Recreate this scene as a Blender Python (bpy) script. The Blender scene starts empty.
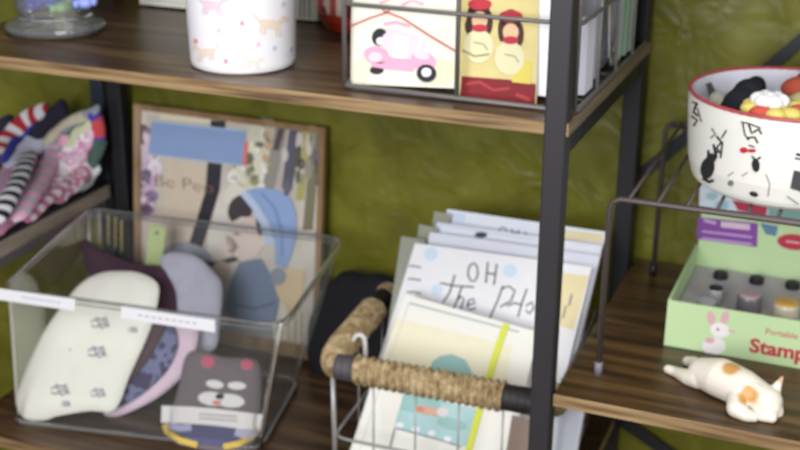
import bpy, bmesh, math, random
from mathutils import Vector as V, Matrix, noise
random.seed(7)
col = bpy.context.scene.collection
# ------------------------------------------------------------------ camera
F = 1272.39
CP = V((0.328575, -1.302686, 0.325507))
RX = V((0.9269302, 0.3751509, 0.0078834)); DN = V((0.1424301, -0.3323270, -0.9323478)); FW = V((-0.3471513, 0.8653442, -0.3614767))
cd = bpy.data.cameras.new('camera'); cam = bpy.data.objects.new('camera', cd); col.objects.link(cam)
UP = -DN; BK = -FW
cam.matrix_world = Matrix(((RX.x, UP.x, BK.x, CP.x), (RX.y, UP.y, BK.y, CP.y), (RX.z, UP.z, BK.z, CP.z), (0, 0, 0, 1)))
cd.sensor_width = 36; cd.lens = F / 800 * 36; cd.clip_start = .01
cd.dof.use_dof = True; cd.dof.focus_distance = 0.98; cd.dof.aperture_fstop = 8.5
bpy.context.scene.camera = cam

def ray(x, y): return RX * ((x - 400) / F) + DN * ((y - 225) / F) + FW
def at(x, y, ax, v):                       # a point of the photo on the plane ax = v
    d = ray(x, y); i = 'XYZ'.index(ax); return CP + d * ((v - CP[i]) / d[i])

# ------------------------------------------------------------------ materials
def lin(c): return tuple(((v / 255) / 12.92 if v / 255 <= .04045 else ((v / 255 + .055) / 1.055) ** 2.4) for v in c) + (1,)
MC = {}
def mat(c, rough=.6, var=.12, scale=60, metal=0, spec=.5, name=None):
    key = (tuple(c), rough, var, scale, metal, spec)
    if key in MC: return MC[key]
    m = bpy.data.materials.new(name or 'tone'); m.use_nodes = True; nt = m.node_tree; b = nt.nodes['Principled BSDF']
    b.inputs['Roughness'].default_value = rough; b.inputs['Metallic'].default_value = metal
    b.inputs['Specular IOR Level'].default_value = spec
    if var:
        tc = nt.nodes.new('ShaderNodeTexCoord'); n = nt.nodes.new('ShaderNodeTexNoise'); n.inputs['Scale'].default_value = scale
        mx = nt.nodes.new('ShaderNodeMix'); mx.data_type = 'RGBA'
        l = lin(c); mx.inputs[6].default_value = tuple(v * (1 - var) for v in l[:3]) + (1,); mx.inputs[7].default_value = tuple(min(1, v * (1 + var)) for v in l[:3]) + (1,)
        nt.links.new(tc.outputs['Object'], n.inputs['Vector']); nt.links.new(n.outputs['Fac'], mx.inputs[0]); nt.links.new(mx.outputs[2], b.inputs['Base Color'])
    else: b.inputs['Base Color'].default_value = lin(c)
    MC[key] = m; return m

def ramp_mat(stops, scale, rough=.5, coord='Object', bump=0, spec=.5, detail=5, dist=0):
    m = bpy.data.materials.new('grain'); m.use_nodes = True; nt = m.node_tree; b = nt.nodes['Principled BSDF']
    b.inputs['Roughness'].default_value = rough; b.inputs['Specular IOR Level'].default_value = spec
    tc = nt.nodes.new('ShaderNodeTexCoord'); mp = nt.nodes.new('ShaderNodeMapping'); mp.inputs['Scale'].default_value = scale
    n = nt.nodes.new('ShaderNodeTexNoise'); n.inputs['Scale'].default_value = 1; n.inputs['Detail'].default_value = detail; n.inputs['Distortion'].default_value = dist
    r = nt.nodes.new('ShaderNodeValToRGB'); e = r.color_ramp.elements
    for i, (p, c) in enumerate(stops):
        k = e[i] if i < 2 else e.new(p)
        k.position = p; k.color = lin(c)
    L = nt.links.new
    L(tc.outputs[coord], mp.inputs[0]); L(mp.outputs[0], n.inputs['Vector']); L(n.outputs['Fac'], r.inputs[0]); L(r.outputs[0], b.inputs['Base Color'])
    if bump:
        bp = nt.nodes.new('ShaderNodeBump'); bp.inputs['Strength'].default_value = bump; bp.inputs['Distance'].default_value = .004
        L(n.outputs['Fac'], bp.inputs['Height']); L(bp.outputs[0], b.inputs['Normal'])
    return m

def clear_mat(tint=(.93, .94, .93), milk=.06, rough=.05, milkc=(200, 200, 195), ior=1.45, gl=1.0):
    m = bpy.data.materials.new('clear'); m.use_nodes = True; nt = m.node_tree; nt.nodes.remove(nt.nodes['Principled BSDF'])
    o = nt.nodes['Material Output']; t = nt.nodes.new('ShaderNodeBsdfTransparent'); t.inputs[0].default_value = (*tint, 1)
    g = nt.nodes.new('ShaderNodeBsdfGlossy'); g.inputs['Roughness'].default_value = rough; d = nt.nodes.new('ShaderNodeBsdfDiffuse'); d.inputs[0].default_value = lin(milkc)
    f = nt.nodes.new('ShaderNodeFresnel'); f.inputs[0].default_value = ior; a = nt.nodes.new('ShaderNodeMixShader'); a.inputs[0].default_value = milk; b = nt.nodes.new('ShaderNodeMixShader')
    L = nt.links.new
    L(t.outputs[0], a.inputs[1]); L(d.outputs[0], a.inputs[2]); mu = nt.nodes.new('ShaderNodeMath'); mu.operation = 'MULTIPLY'; mu.inputs[1].default_value = gl; L(f.outputs[0], mu.inputs[0]); L(mu.outputs[0], b.inputs[0]); L(a.outputs[0], b.inputs[1]); L(g.outputs[0], b.inputs[2]); L(b.outputs[0], o.inputs[0])
    return m

def patch_mat(base, patches, rough=.5):
    m = bpy.data.materials.new('patched'); m.use_nodes = True; nt = m.node_tree; b = nt.nodes['Principled BSDF']; b.inputs['Roughness'].default_value = rough
    tc = nt.nodes.new('ShaderNodeTexCoord'); last = None; L = nt.links.new
    nz = nt.nodes.new('ShaderNodeTexNoise'); nz.inputs['Scale'].default_value = 90; L(tc.outputs['Object'], nz.inputs['Vector'])
    for c, r, colr in patches:
        vm = nt.nodes.new('ShaderNodeVectorMath'); vm.operation = 'DISTANCE'; vm.inputs[1].default_value = c; L(tc.outputs['Object'], vm.inputs[0])
        ad = nt.nodes.new('ShaderNodeMath'); ad.operation = 'MULTIPLY_ADD'; ad.inputs[1].default_value = .006; L(nz.outputs['Fac'], ad.inputs[0]); L(vm.outputs['Value'], ad.inputs[2])
        mr = nt.nodes.new('ShaderNodeMapRange'); mr.inputs[1].default_value = r + .001; mr.inputs[2].default_value = r + .005; mr.inputs[3].default_value = 1; mr.inputs[4].default_value = 0; L(ad.outputs[0], mr.inputs[0])
        mx = nt.nodes.new('ShaderNodeMix'); mx.data_type = 'RGBA'; L(mr.outputs[0], mx.inputs[0]); mx.inputs[7].default_value = lin(colr)
        if last: L(last, mx.inputs[6])
        else: mx.inputs[6].default_value = lin(base)
        last = mx.outputs[2]
    L(last, b.inputs['Base Color']); return m

def stripe_mat(c1, c2, freq, axis='X', rough=.8, dist=.6, third=None, thr=.5):
    m = bpy.data.materials.new('striped'); m.use_nodes = True; nt = m.node_tree; b = nt.nodes['Principled BSDF']; b.inputs['Roughness'].default_value = rough
    tc = nt.nodes.new('ShaderNodeTexCoord'); w = nt.nodes.new('ShaderNodeTexWave'); w.bands_direction = axis; w.inputs['Scale'].default_value = freq; w.inputs['Distortion'].default_value = dist
    r = nt.nodes.new('ShaderNodeValToRGB'); e = r.color_ramp.elements; e[0].position = thr - .08; e[0].color = lin(c1); e[1].position = thr + .08; e[1].color = lin(c2)
    L = nt.links.new; L(tc.outputs['UV'], w.inputs['Vector']); L(w.outputs['Fac'], r.inputs[0]); L(r.outputs[0], b.inputs['Base Color']); return m

def blotch_mat(cs, scale=40, rough=.85):
    m = bpy.data.materials.new('printed_cloth'); m.use_nodes = True; nt = m.node_tree; b = nt.nodes['Principled BSDF']; b.inputs['Roughness'].default_value = rough
    tc = nt.nodes.new('ShaderNodeTexCoord'); n = nt.nodes.new('ShaderNodeTexNoise'); n.inputs['Scale'].default_value = scale; n.inputs['Detail'].default_value = 1
    r = nt.nodes.new('ShaderNodeValToRGB'); r.color_ramp.interpolation = 'CONSTANT'; e = r.color_ramp.elements
    for i, c in enumerate(cs):
        p = 0 if i == 0 else .36 + .28 * (i - 1) / max(1, len(cs) - 1)
        k = e[i] if i < 2 else e.new(p)
        k.position = p; k.color = lin(c)
    L = nt.links.new; L(tc.outputs['Object'], n.inputs['Vector']); L(n.outputs['Fac'], r.inputs[0]); L(r.outputs[0], b.inputs['Base Color']); return m

# ------------------------------------------------------------------ mesh builder
class MB:
    def __init__(s): s.v = []; s.f = []; s.m = []; s.mats = []; s.uv = None; s.sm = []
    def mi(s, m):
        if m not in s.mats: s.mats.append(m)
        return s.mats.index(m)
    def add(s, vs, fs, m, sm=False):
        o = len(s.v); s.v += [V(p) for p in vs]; k = s.mi(m)
        for f in fs: s.f.append([o + i for i in f]); s.m.append(k); s.sm.append(sm)
    def box(s, a, b, m, M=None):
        x0, y0, z0 = a; x1, y1, z1 = b
        vs = [V((x, y, z)) for z in (z0, z1) for x, y in ((x0, y0), (x1, y0), (x1, y1), (x0, y1))]
        if M: vs = [M @ p for p in vs]
        s.add(vs, [(3, 2, 1, 0), (4, 5, 6, 7), (0, 1, 5, 4), (1, 2, 6, 5), (2, 3, 7, 6), (3, 0, 4, 7)], m)
    def slab(s, q, n, t, m, mb=None):      # polygon q with thickness t along -n
        k = len(q); back = [p - n * t for p in q]
        s.add(list(q), [list(range(k))], m)
        s.add(list(q) + back, [list(range(2 * k - 1, k - 1, -1))] + [(i, i + k, (i + 1) % k + k, (i + 1) % k) for i in range(k)], mb or m)
    def tube(s, pts, r, m, n=8, closed=False, rf=None, flat=1.0, ref=None, caps=True):
        pts = [V(p) for p in pts]; N = len(pts); vs = []; up = V(ref) if ref else None
        for i, p in enumerate(pts):
            a = pts[i - 1] if (i or closed) else p; b = pts[(i + 1) % N] if (i < N - 1 or closed) else p
            t = (b - a).normalized()
            if up is None: up = V((0, 0, 1)) if abs(t.z) < .9 else V((1, 0, 0))
            x = t.cross(up).normalized(); y = x.cross(t).normalized()
            if not ref: up = y
            rr = rf(i / max(1, N - 1)) * r if rf else r
            for j in range(n):
                an = 2 * math.pi * j / n; vs.append(p + x * math.cos(an) * rr + y * math.sin(an) * rr * flat)
        fs = [(i * n + j, i * n + (j + 1) % n, ((i + 1) % N) * n + (j + 1) % n, ((i + 1) % N) * n + j) for i in range(N if closed else N - 1) for j in range(n)]
        if not closed and caps: fs += [list(range(n - 1, -1, -1)), [(N - 1) * n + j for j in range(n)]]
        s.add(vs, fs, m, True)
    def lathe(s, prof, c, m, n=48, mfun=None):
        c = V(c); vs = [c + V((r * math.cos(2 * math.pi * j / n), r * math.sin(2 * math.pi * j / n), z)) for r, z in prof for j in range(n)]
        if mfun is None: mfun = lambda i: m
        for i in range(len(prof) - 1):
            o = len(s.v); ring = vs[i * n:(i + 2) * n]
            s.add(ring, [(j, (j + 1) % n, n + (j + 1) % n, n + j) for j in range(n)], mfun(i), True)
    def ball(s, c, r, m, nu=16, nv=10, M=None):
        c = V(c); r = V(r) if hasattr(r, '__len__') else V((r, r, r)); vs = []
        for i in range(nv + 1):
            th = math.pi * i / nv
            for j in range(nu):
                ph = 2 * math.pi * j / nu; p = V((r.x * math.sin(th) * math.cos(ph), r.y * math.sin(th) * math.sin(ph), r.z * math.cos(th)))
                vs.append(c + (M @ p if M else p))
        s.add(vs, [(i * nu + j, (i + 1) * nu + j, (i + 1) * nu + (j + 1) % nu, i * nu + (j + 1) % nu) for i in range(nv) for j in range(nu)], m, True)
    def poly(s, pts, m): s.add(pts, [list(range(len(pts)))], m)
    # flat print on a surface: hit(x, y, h) gives the surface point lifted by h
    def ink(s, hit, pts, w, m, h=.0005, close=False):
        out = []
        for i in range(len(pts) - 1):
            a, b = pts[i], pts[i + 1]; L = math.hypot(b[0] - a[0], b[1] - a[1]); k = max(1, int(L / 4))
            out += [(a[0] + (b[0] - a[0]) * q / k, a[1] + (b[1] - a[1]) * q / k) for q in range(k)]
        out.append(pts[-1]); N = len(out); vs = []
        for i, p in enumerate(out):
            a = out[max(0, i - 1)]; b = out[min(N - 1, i + 1)]; dx, dy = b[0] - a[0], b[1] - a[1]; l = math.hypot(dx, dy) or 1
            ww = (w(i / max(1, N - 1)) if callable(w) else w) / 2; nx, ny = -dy / l * ww, dx / l * ww
            for t in (-1, 0, 1): vs.append(hit(p[0] + nx * t, p[1] + ny * t, h))
        s.add(vs, [(i * 3 + j, i * 3 + j + 1, i * 3 + j + 4, i * 3 + j + 3) for i in range(N - 1) for j in (0, 1)], m)
    def blob(s, hit, c, rx, ry, m, h=.0005, rot=0, n=14):
        pts = []; ca, sa = math.cos(rot), math.sin(rot)
        for k in (1, .5):
            for j in range(n):
                a = 2 * math.pi * j / n; x = rx * k * math.cos(a); y = ry * k * math.sin(a); pts.append(hit(c[0] + x * ca - y * sa, c[1] + x * sa + y * ca, h))
        pts.append(hit(c[0], c[1], h))
        s.add(pts, [(j, (j + 1) % n, n + (j + 1) % n, n + j) for j in range(n)] + [(n + j, n + (j + 1) % n, 2 * n) for j in range(n)], m)
    def build(s, name, parent=None, bevel=0, sub=0, origin=None):
        me = bpy.data.meshes.new(name); o = V(origin) if origin else V((0, 0, 0))
        me.from_pydata([p - o for p in s.v], [], s.f)
        for m in s.mats: me.materials.append(m)
        for p, k, q in zip(me.polygons, s.m, s.sm): p.material_index = k; p.use_smooth = q
        if s.uv:
            ul = me.uv_layers.new(name='UVMap')
            for l in me.loops: ul.data[l.index].uv = s.uv[l.vertex_index]
        me.update()
        ob = bpy.data.objects.new(name, me); col.objects.link(ob); ob.location = o
        if parent: ob.parent = parent; ob.location = o - parent_loc(parent)
        if bevel: b = ob.modifiers.new('bevel', 'BEVEL'); b.width = bevel; b.segments = 2; b.limit_method = 'ANGLE'
        if sub: b = ob.modifiers.new('subdivision', 'SUBSURF'); b.levels = sub; b.render_levels = sub
        return ob
def parent_loc(p):
    l = p.location.copy()
    while p.parent: p = p.parent; l += p.location
    return l
def thing(name, label, cat, loc=(0, 0, 0), group=None):
    o = bpy.data.objects.new(name, None); col.objects.link(o); o.location = loc; o.empty_display_size = .02
    return tag(o, label, cat, group)
def tag(o, label, cat, group=None):
    o['label'] = label; o['category'] = cat
    if group: o['group'] = group
    return o
def part(mb, name, t, **k): return mb.build(name, t, **k)

class Pl:                                  # a leaning plane: base point, lean back (deg), yaw (deg)
    def __init__(s, P0, lean=0, yaw=0):
        a, w = math.radians(lean), math.radians(yaw); s.P0 = V(P0)
        s.u = V((math.cos(w), math.sin(w), 0)); b = V((-math.sin(w), math.cos(w), 0)); s.v = b * math.sin(a) + V((0, 0, math.cos(a))); s.n = s.u.cross(s.v).normalized()
    def hit(s, x, y, h=0):
        d = ray(x, y); t = ((s.P0 - CP).dot(s.n)) / d.dot(s.n); return CP + d * t + s.n * h
    def uv(s, x, y): p = s.hit(x, y) - s.P0; return p.dot(s.u), p.dot(s.v)
    def P(s, a, b, h=0): return s.P0 + s.u * a + s.v * b + s.n * h

def text_faces(string, bold=0):
    cu = bpy.data.curves.new('t', 'FONT'); cu.body = string; cu.size = 1; cu.offset = bold; cu.resolution_u = 3
    o = bpy.data.objects.new('t', cu); col.objects.link(o); dg = bpy.context.evaluated_depsgraph_get(); me = o.evaluated_get(dg).to_mesh()
    vs = [tuple(v.co) for v in me.vertices]; fs = [tuple(p.vertices) for p in me.polygons]
    o.evaluated_get(dg).to_mesh_clear(); bpy.data.objects.remove(o); bpy.data.curves.remove(cu); return vs, fs
def text_on(mb, string, f, size, m, bold=0, sx=1):
    vs, fs = text_faces(string, bold); mb.add([f(v[0] * size * sx, v[1] * size) for v in vs], fs, m)

def smooth_loop(pts, k=6):
    out = []; n = len(pts)
    for i in range(n):
        p0, p1, p2, p3 = [V((*pts[(i + j - 1) % n], 0)) for j in range(4)]
        for q in range(k):
            t = q / k; out.append((.5 * ((2 * p1) + (-p0 + p2) * t + (2 * p0 - 5 * p1 + 4 * p2 - p3) * t * t + (-p0 + 3 * p1 - 3 * p2 + p3) * t ** 3)).to_2d())
    return out
def spline(pts, k=6):
    pts = [V(p) for p in pts]; out = []; n = len(pts)
    for i in range(n - 1):
        p0, p1, p2, p3 = pts[max(0, i - 1)], pts[i], pts[i + 1], pts[min(n - 1, i + 2)]
        for q in range(k):
            t = q / k; out.append(.5 * ((2 * p1) + (-p0 + p2) * t + (2 * p0 - 5 * p1 + 4 * p2 - p3) * t * t + (-p0 + 3 * p1 - 3 * p2 + p3) * t ** 3))
    return out + [pts[-1]]

class Puff:                                # padded cloth shape with a star-shaped outline given on a plane
    def __init__(s, pl, px, th, wr=.25, seed=0, back=.6):
        s.pl = pl; s.th = th; s.wr = wr; s.seed = seed; s.back = back
        s.o = smooth_loop([pl.uv(*p) for p in px]); s.c = sum(s.o, V((0, 0))) / len(s.o)
    def height(s, k, uv): return s.th * (1 - max(0, k) ** 4) ** .5 * (1 + s.wr * (noise.noise(V((uv[0] * 30, uv[1] * 14, s.seed))) * 1.2))
    def mesh(s, mb, m):
        ks = [1, .96, .88, .74, .55, .3]; n = len(s.o)
        for side in (1, -s.back):
            vs = []
            for k in ks:
                for p in s.o:
                    q = s.c + (p - s.c) * k; vs.append(s.pl.P(q.x, q.y, s.height(k, q) * side))
            vs.append(s.pl.P(s.c.x, s.c.y, s.height(0, s.c) * side))
            fs = [(i * n + j, i * n + (j + 1) % n, (i + 1) * n + (j + 1) % n, (i + 1) * n + j) for i in range(len(ks) - 1) for j in range(n)]
            fs += [((len(ks) - 1) * n + j, (len(ks) - 1) * n + (j + 1) % n, len(ks) * n) for j in range(n)]
            mb.add(vs, fs if side > 0 else [tuple(reversed(f)) for f in fs], m, True)
    def hit(s, x, y, h=0):
        q = V(s.pl.uv(x, y)); best = 1e9; k = 1
        for _ in range(2):
            d = q - s.c; a = math.atan2(d.y, d.x); best = 9
            for p in s.o:
                e = p - s.c; da = abs((math.atan2(e.y, e.x) - a + math.pi) % (2 * math.pi) - math.pi)
                if da < best: best = da; k = d.length / e.length
            hh = s.height(min(1, k), q)
            # shift along the view so the mark stays where it is seen
            dr = ray(x, y); t = ((s.pl.P0 + s.pl.n * hh - CP).dot(s.pl.n)) / dr.dot(s.pl.n); w = CP + dr * t - s.pl.P0; q = V((w.dot(s.pl.u), w.dot(s.pl.v)))
        return s.pl.P(q.x, q.y, hh + h + .0006)

def strap(mb, pts, w, t, m, ref=(0, 0, 1), wf=None, k=6):   # flattened soft tube: socks
    P = spline(pts, k); N = len(P)
    f = lambda q: (min(1, (q * 9) ** .5 if q < .11 else 1) * min(1, ((1 - q) * 9) ** .5 if q > .89 else 1) + .02) * (wf(q) if wf else 1)
    o = len(mb.v); mb.tube(P, w / 2, m, n=14, rf=f, flat=t / w, ref=ref)
    acc = [0]
    for i in range(1, N): acc.append(acc[-1] + (P[i] - P[i - 1]).length)
    if mb.uv is None: mb.uv = []
    while len(mb.uv) < o: mb.uv.append((0, 0))
    for i in range(N):
        for j in range(14): mb.uv.append((acc[i], math.cos(2 * math.pi * j / 14) * w / 2))
    for v in mb.v[o:]: v += V((noise.noise(v * 45), noise.noise(v * 45 + V((9, 9, 9))), noise.noise(v * 45 + V((5, 2, 1))))) * t * .18

# ------------------------------------------------------------------ common materials
wood_top = ramp_mat([(.32, (46, 32, 22)), (.5, (76, 55, 38)), (.68, (106, 84, 56))], (4, 55, 40), rough=.34, bump=.05)
wood_top2 = ramp_mat([(.32, (40, 27, 16)), (.5, (76, 54, 30)), (.7, (112, 84, 48))], (4, 55, 40), rough=.34, bump=.05)
wood_edge = ramp_mat([(.34, (88, 66, 42)), (.48, (138, 110, 74)), (.66, (166, 140, 100))], (7, 60, 190), rough=.55)
black_metal = mat((44, 42, 46), .45, .08, 30)
dark_metal = mat((26, 26, 32), .5, .08, 30)
grey_wire = mat((112, 108, 106), .42, .1, 50, metal=.35)
pale_wire = mat((165, 163, 160), .35, .08, 50, metal=.4)
brown_wire = mat((84, 74, 72), .42, .1, 50, metal=.3)
ink_black = mat((34, 32, 34), .8, 0); ink_grey = mat((120, 120, 130), .8, 0); white_c = mat((236, 236, 238), .6, .02); cream_c = mat((238, 232, 208), .6, .02)

end_wood = ramp_mat([(.25, (96, 84, 68)), (.5, (128, 112, 92)), (.75, (150, 134, 112))], (60, 5, 110), rough=.55)
# ------------------------------------------------------------------ setting
def struct(mb, name, **k): o = mb.build(name, **k); o['kind'] = 'structure'; return o
wall_mat = bpy.data.materials.new('olive_plaster'); wall_mat.use_nodes = True
nt = wall_mat.node_tree; b = nt.nodes['Principled BSDF']; L = nt.links.new; b.inputs['Roughness'].default_value = .4; b.inputs['Specular IOR Level'].default_value = .4
tc = nt.nodes.new('ShaderNodeTexCoord'); n1 = nt.nodes.new('ShaderNodeTexNoise'); n1.inputs['Scale'].default_value = 9; n1.inputs['Detail'].default_value = 5; n1.inputs['Distortion'].default_value = .8
n2 = nt.nodes.new('ShaderNodeTexNoise'); n2.inputs['Scale'].default_value = 15; n2.inputs['Detail'].default_value = 2; n2.inputs['Distortion'].default_value = .7
r = nt.nodes.new('ShaderNodeValToRGB'); r.color_ramp.elements[0].position = .3; r.color_ramp.elements[0].color = lin((90, 89, 20)); r.color_ramp.elements[1].position = .72; r.color_ramp.elements[1].color = lin((128, 127, 42))
bp = nt.nodes.new('ShaderNodeBump'); bp.inputs['Strength'].default_value = .7; bp.inputs['Distance'].default_value = .012
L(tc.outputs['Object'], n1.inputs[0]); L(tc.outputs['Object'], n2.inputs[0]); L(n1.outputs['Fac'], r.inputs[0]); L(r.outputs[0], b.inputs['Base Color']); L(n2.outputs['Fac'], bp.inputs['Height']); L(bp.outputs[0], b.inputs['Normal'])
m = MB(); m.box((-3, .46, -1.3), (3, .56, 1.5), wall_mat); struct(m, 'wall_back')
m = MB(); m.box((-3, -3.2, -1.36), (3, .56, -1.3), ramp_mat([(.3, (88, 70, 52)), (.7, (120, 96, 72))], (3, 30, 3), rough=.5)); struct(m, 'floor')

# ------------------------------------------------------------------ shelving
def board(t, x0, x1, y0, y1, z, top, th=.0165, name='shelf_board', edge=wood_edge, end=None):
    m = MB(); m.box((x0, y0, z - th), (x1, y1, z), top); m.m[2] = m.mi(edge); m.m[3] = m.mi(end or edge); m.m[5] = m.mi(edge)
    return m.build(name, t, bevel=.001)
def post(t, x0, x1, y0, y1, z0=-1.3, z1=.62, mt=black_metal):
    m = MB(); m.box((x0, y0, z0), (x1, y1, z1), mt); return m.build('post', t, bevel=.002)
def rail(t, a, b, mt=dark_metal): m = MB(); m.box(a, b, mt); return m.build('side_rail', t, bevel=.001)
T = thing('shelving_unit', 'wide shelving unit with black metal posts and brown wooden boards, front post right of centre', 'shelving', (-.45, .2, -1.3))
board(T, -.885, .003, 0, .44, -.070, wood_top, end=end_wood)
board(T, -.885, .003, 0, .44, .340, wood_top)  # unseen top board, added to darken the back of the shelf below
board(T, -.905, -.001, 0, .44, -.652, wood_top)
post(T, -.0245, .0005, -.002, .023)
post(T, -.024, .002, .405, .435, mt=dark_metal); post(T, -.887, -.862, .415, .44, mt=dark_metal); post(T, -.905, -.880, -.002, .023)
rail(T, (-.022, .023, -.112), (-.001, .405, -.0868)); rail(T, (-.887, .023, -.112), (-.865, .405, -.0868))
rail(T, (-.022, .023, -.69), (-.002, .405, -.669)); rail(T, (-.903, .023, -.69), (-.882, .405, -.669))

T = thing('shelving_unit', 'shelving unit right of the front post, its low wooden board carrying the green box', 'shelving', (.4, .2, -1.3))
board(T, .003, .72, 0, .452, -.4026, wood_top2)
board(T, .003, .72, 0, .452, .262, wood_top2)  # out-of-view board, added to block overhead light from the low board
post(T, .72, .745, -.002, .023); post(T, .72, .745, .405, .43, mt=dark_metal)
rail(T, (.003, .41, -.440), (.72, .43, -.4195))
def strip(a, b, w, mt, name, t, y=.445):
    m = MB(); a = V(a); b = V(b); d = (b - a).normalized(); s = V((-d.z, 0, d.x)) * w / 2
    m.slab([a - s, b - s, b + s, a + s], V((0, -1, 0)), .003, mt); return m.build(name, t)
strip((-.004, .447, -.276), (.42, .447, .185), .016, dark_metal, 'cross_brace', T)
strip((-.004, .443, -.670), (.42, .443, -.90), .020, dark_metal, 'cross_brace', T)

T = thing('shelving_unit', 'shelving unit at the far left carrying the heap of socks', 'shelving', (-1.3, .2, -1.3))
pale_edge = ramp_mat([(.25, (128, 112, 96)), (.5, (158, 144, 128)), (.75, (182, 170, 156))], (5, 8, 110), rough=.5)
board(T, -1.6, -.914, 0, .452, -.4085, wood_top2, th=.026, edge=pale_edge)
m = MB(); m.box((-.927, 0, -.4085), (-.9135, .44, -.4015), dark_metal); m.build('edge_lip', T)
m = MB(); m.box((-.935, .02, -.452), (-.915, .43, -.4345), grey_wire); m.build('side_rail', T, bevel=.001)
post(T, -.9395, -.914, .44, .458, mt=mat((48, 52, 66), .4, .08)); post(T, -.939, -.914, -.026, -.002); post(T, -1.6, -1.575, .42, .452); post(T, -1.6, -1.575, -.026, -.002)

# ------------------------------------------------------------------ hits on turned shapes
def lathe_hit(c, rf):
    def hit(x, y, h=0):
        d = ray(x, y); t = .6; c_ = V(c); bestg = 9; bp_ = None
        for _ in range(3000):
            p = CP + d * t; q = p - c_; g = math.hypot(q.x, q.y) - rf(q.z)
            if g < bestg: bestg = g; bp_ = p
            if g <= 0: break
            t += .0005
        if g > 0:
            q = bp_ - c_; k = rf(q.z) / math.hypot(q.x, q.y); p = c_ + V((q.x * k, q.y * k, q.z)); q = p - c_
        n = V((q.x, q.y, 0)).normalized(); return p + n * (h + .0004)
    return hit

# ------------------------------------------------------------------ upper shelf: white pot
pc = V((-.449, .095, -.07)); pr = lambda z: .0665 + .004 * z / .13
T = thing('planter_pot', 'white pot printed with small tan dogs and pink dots on the top shelf', 'pot', pc)
porc = mat((240, 238, 242), .28, .015)
m = MB(); m.lathe([(.0001, .0), (.060, 0), (.0655, .003), (pr(.006), .008), (pr(.06), .06), (pr(.13), .13), (pr(.13) - .003, .132), (pr(.13) - .006, .13), (.058, .01), (.0001, .009)], pc, porc, 64)
H = lathe_hit(pc, pr)
tan = mat((236, 216, 198), .4, .05); pink = mat((230, 204, 214), .4, 0); dpk = mat((214, 160, 176), .4, 0); lil = mat((208, 204, 222), .4, 0)
def dog(cx, cy, s, c, flip=1):
    X = lambda a, b: (cx + a * s * flip, cy + b * s + a * s * .1)
    m.ink(H, [X(-9, 0), X(0, 0), X(10, 0)], 9 * s, c); m.ink(H, [X(9, -2), X(13, -7), X(15, -8)], 5 * s, c); m.ink(H, [X(14, -8), X(19, -6)], 4 * s, c)
    m.ink(H, [X(-9, 0), X(-14, -7), X(-16, -8)], 2 * s, c)
    for a in (-8, -4, 6, 10): m.ink(H, [X(a, 2), X(a + (1 if a > 0 else -1), 11)], 2.4 * s, c)
dog(269, 24, 1.0, tan); dog(212, 5, .9, pink); dog(207, 52, .8, mat((236, 214, 196), .4, 0), -1); dog(252, 62, .6, mat((238, 224, 214), .4, 0)); dog(233, 36, .5, mat((232, 226, 226), .4, 0), -1)
for x, y, c in ((242, 23, dpk), (226, 61, dpk), (274, 48, lil), (291, 49, lil), (283, 4, lil), (196, 41, mat((222, 160, 130), .4, 0)), (219, 30, lil), (258, 44, pink)): m.blob(H, (x, y), 2.2, 2.6, c)
part(m, 'pot_body', T)

# footed glass jar with sweets
gc = V((-.777, .152, -.07))
glass = clear_mat((.9, .92, .92), .16, .06, (215, 215, 220), 1.5)
T = thing('glass_jar', 'clear footed glass jar of colourful sweets at the left end of the top shelf', 'jar', gc)
m = MB(); m.lathe([(.0001, .001), (.055, .001), (.0665, .004), (.069, .009), (.066, .014), (.055, .018), (.049, .022)], gc, glass, 56); part(m, 'foot', T)
m = MB(); m.lathe([(.0001, .0245), (.045, .0235), (.050, .028), (.0525, .04), (.054, .12), (.052, .16)], gc, glass, 56)
m.tube([gc + V((.050 * math.cos(a * .2), .050 * math.sin(a * .2), .0245)) for a in range(32)], .0022, clear_mat((.8, .82, .84), .3, .05), 6, closed=True); part(m, 'bowl', T)
sw = [((30, 5), (72, 70, 190)), ((45, 11), (120, 80, 150)), ((50, -2), (60, 90, 200)), ((76, 6), (170, 180, 240)), ((62, 12), (160, 200, 130)), ((70, 14), (190, 210, 130)), ((85, 3), (150, 165, 235)), ((58, 2), (90, 160, 210)), ((38, -6), (200, 90, 120)), ((66, -8), (220, 220, 240))]
for i, (p, c) in enumerate(sw):
    q = at(p[0], p[1], 'Y', .135 + .02 * (i % 2)); q.z = max(q.z, -.032)
    mm = MB(); mm.ball(q, (.0115, .010, .008), mat(c, .3, .2, 120)); d = V((.6, .2, .1)).normalized()
    mm.ball(q + d * .0125, (.005, .005, .006), mat(c, .3, .2, 120), 8, 6); mm.ball(q - d * .0125, (.005, .005, .006), mat(c, .3, .2, 120), 8, 6)
    cn = ['blue', 'plum purple', 'deep blue', 'pale lilac', 'green', 'lime green', 'periwinkle', 'sky blue', 'pink', 'white']
    tag(mm.build('wrapped_sweet'), cn[i] + ' wrapped sweet inside the footed glass jar', 'sweet', 'sweets in the glass jar')

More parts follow.
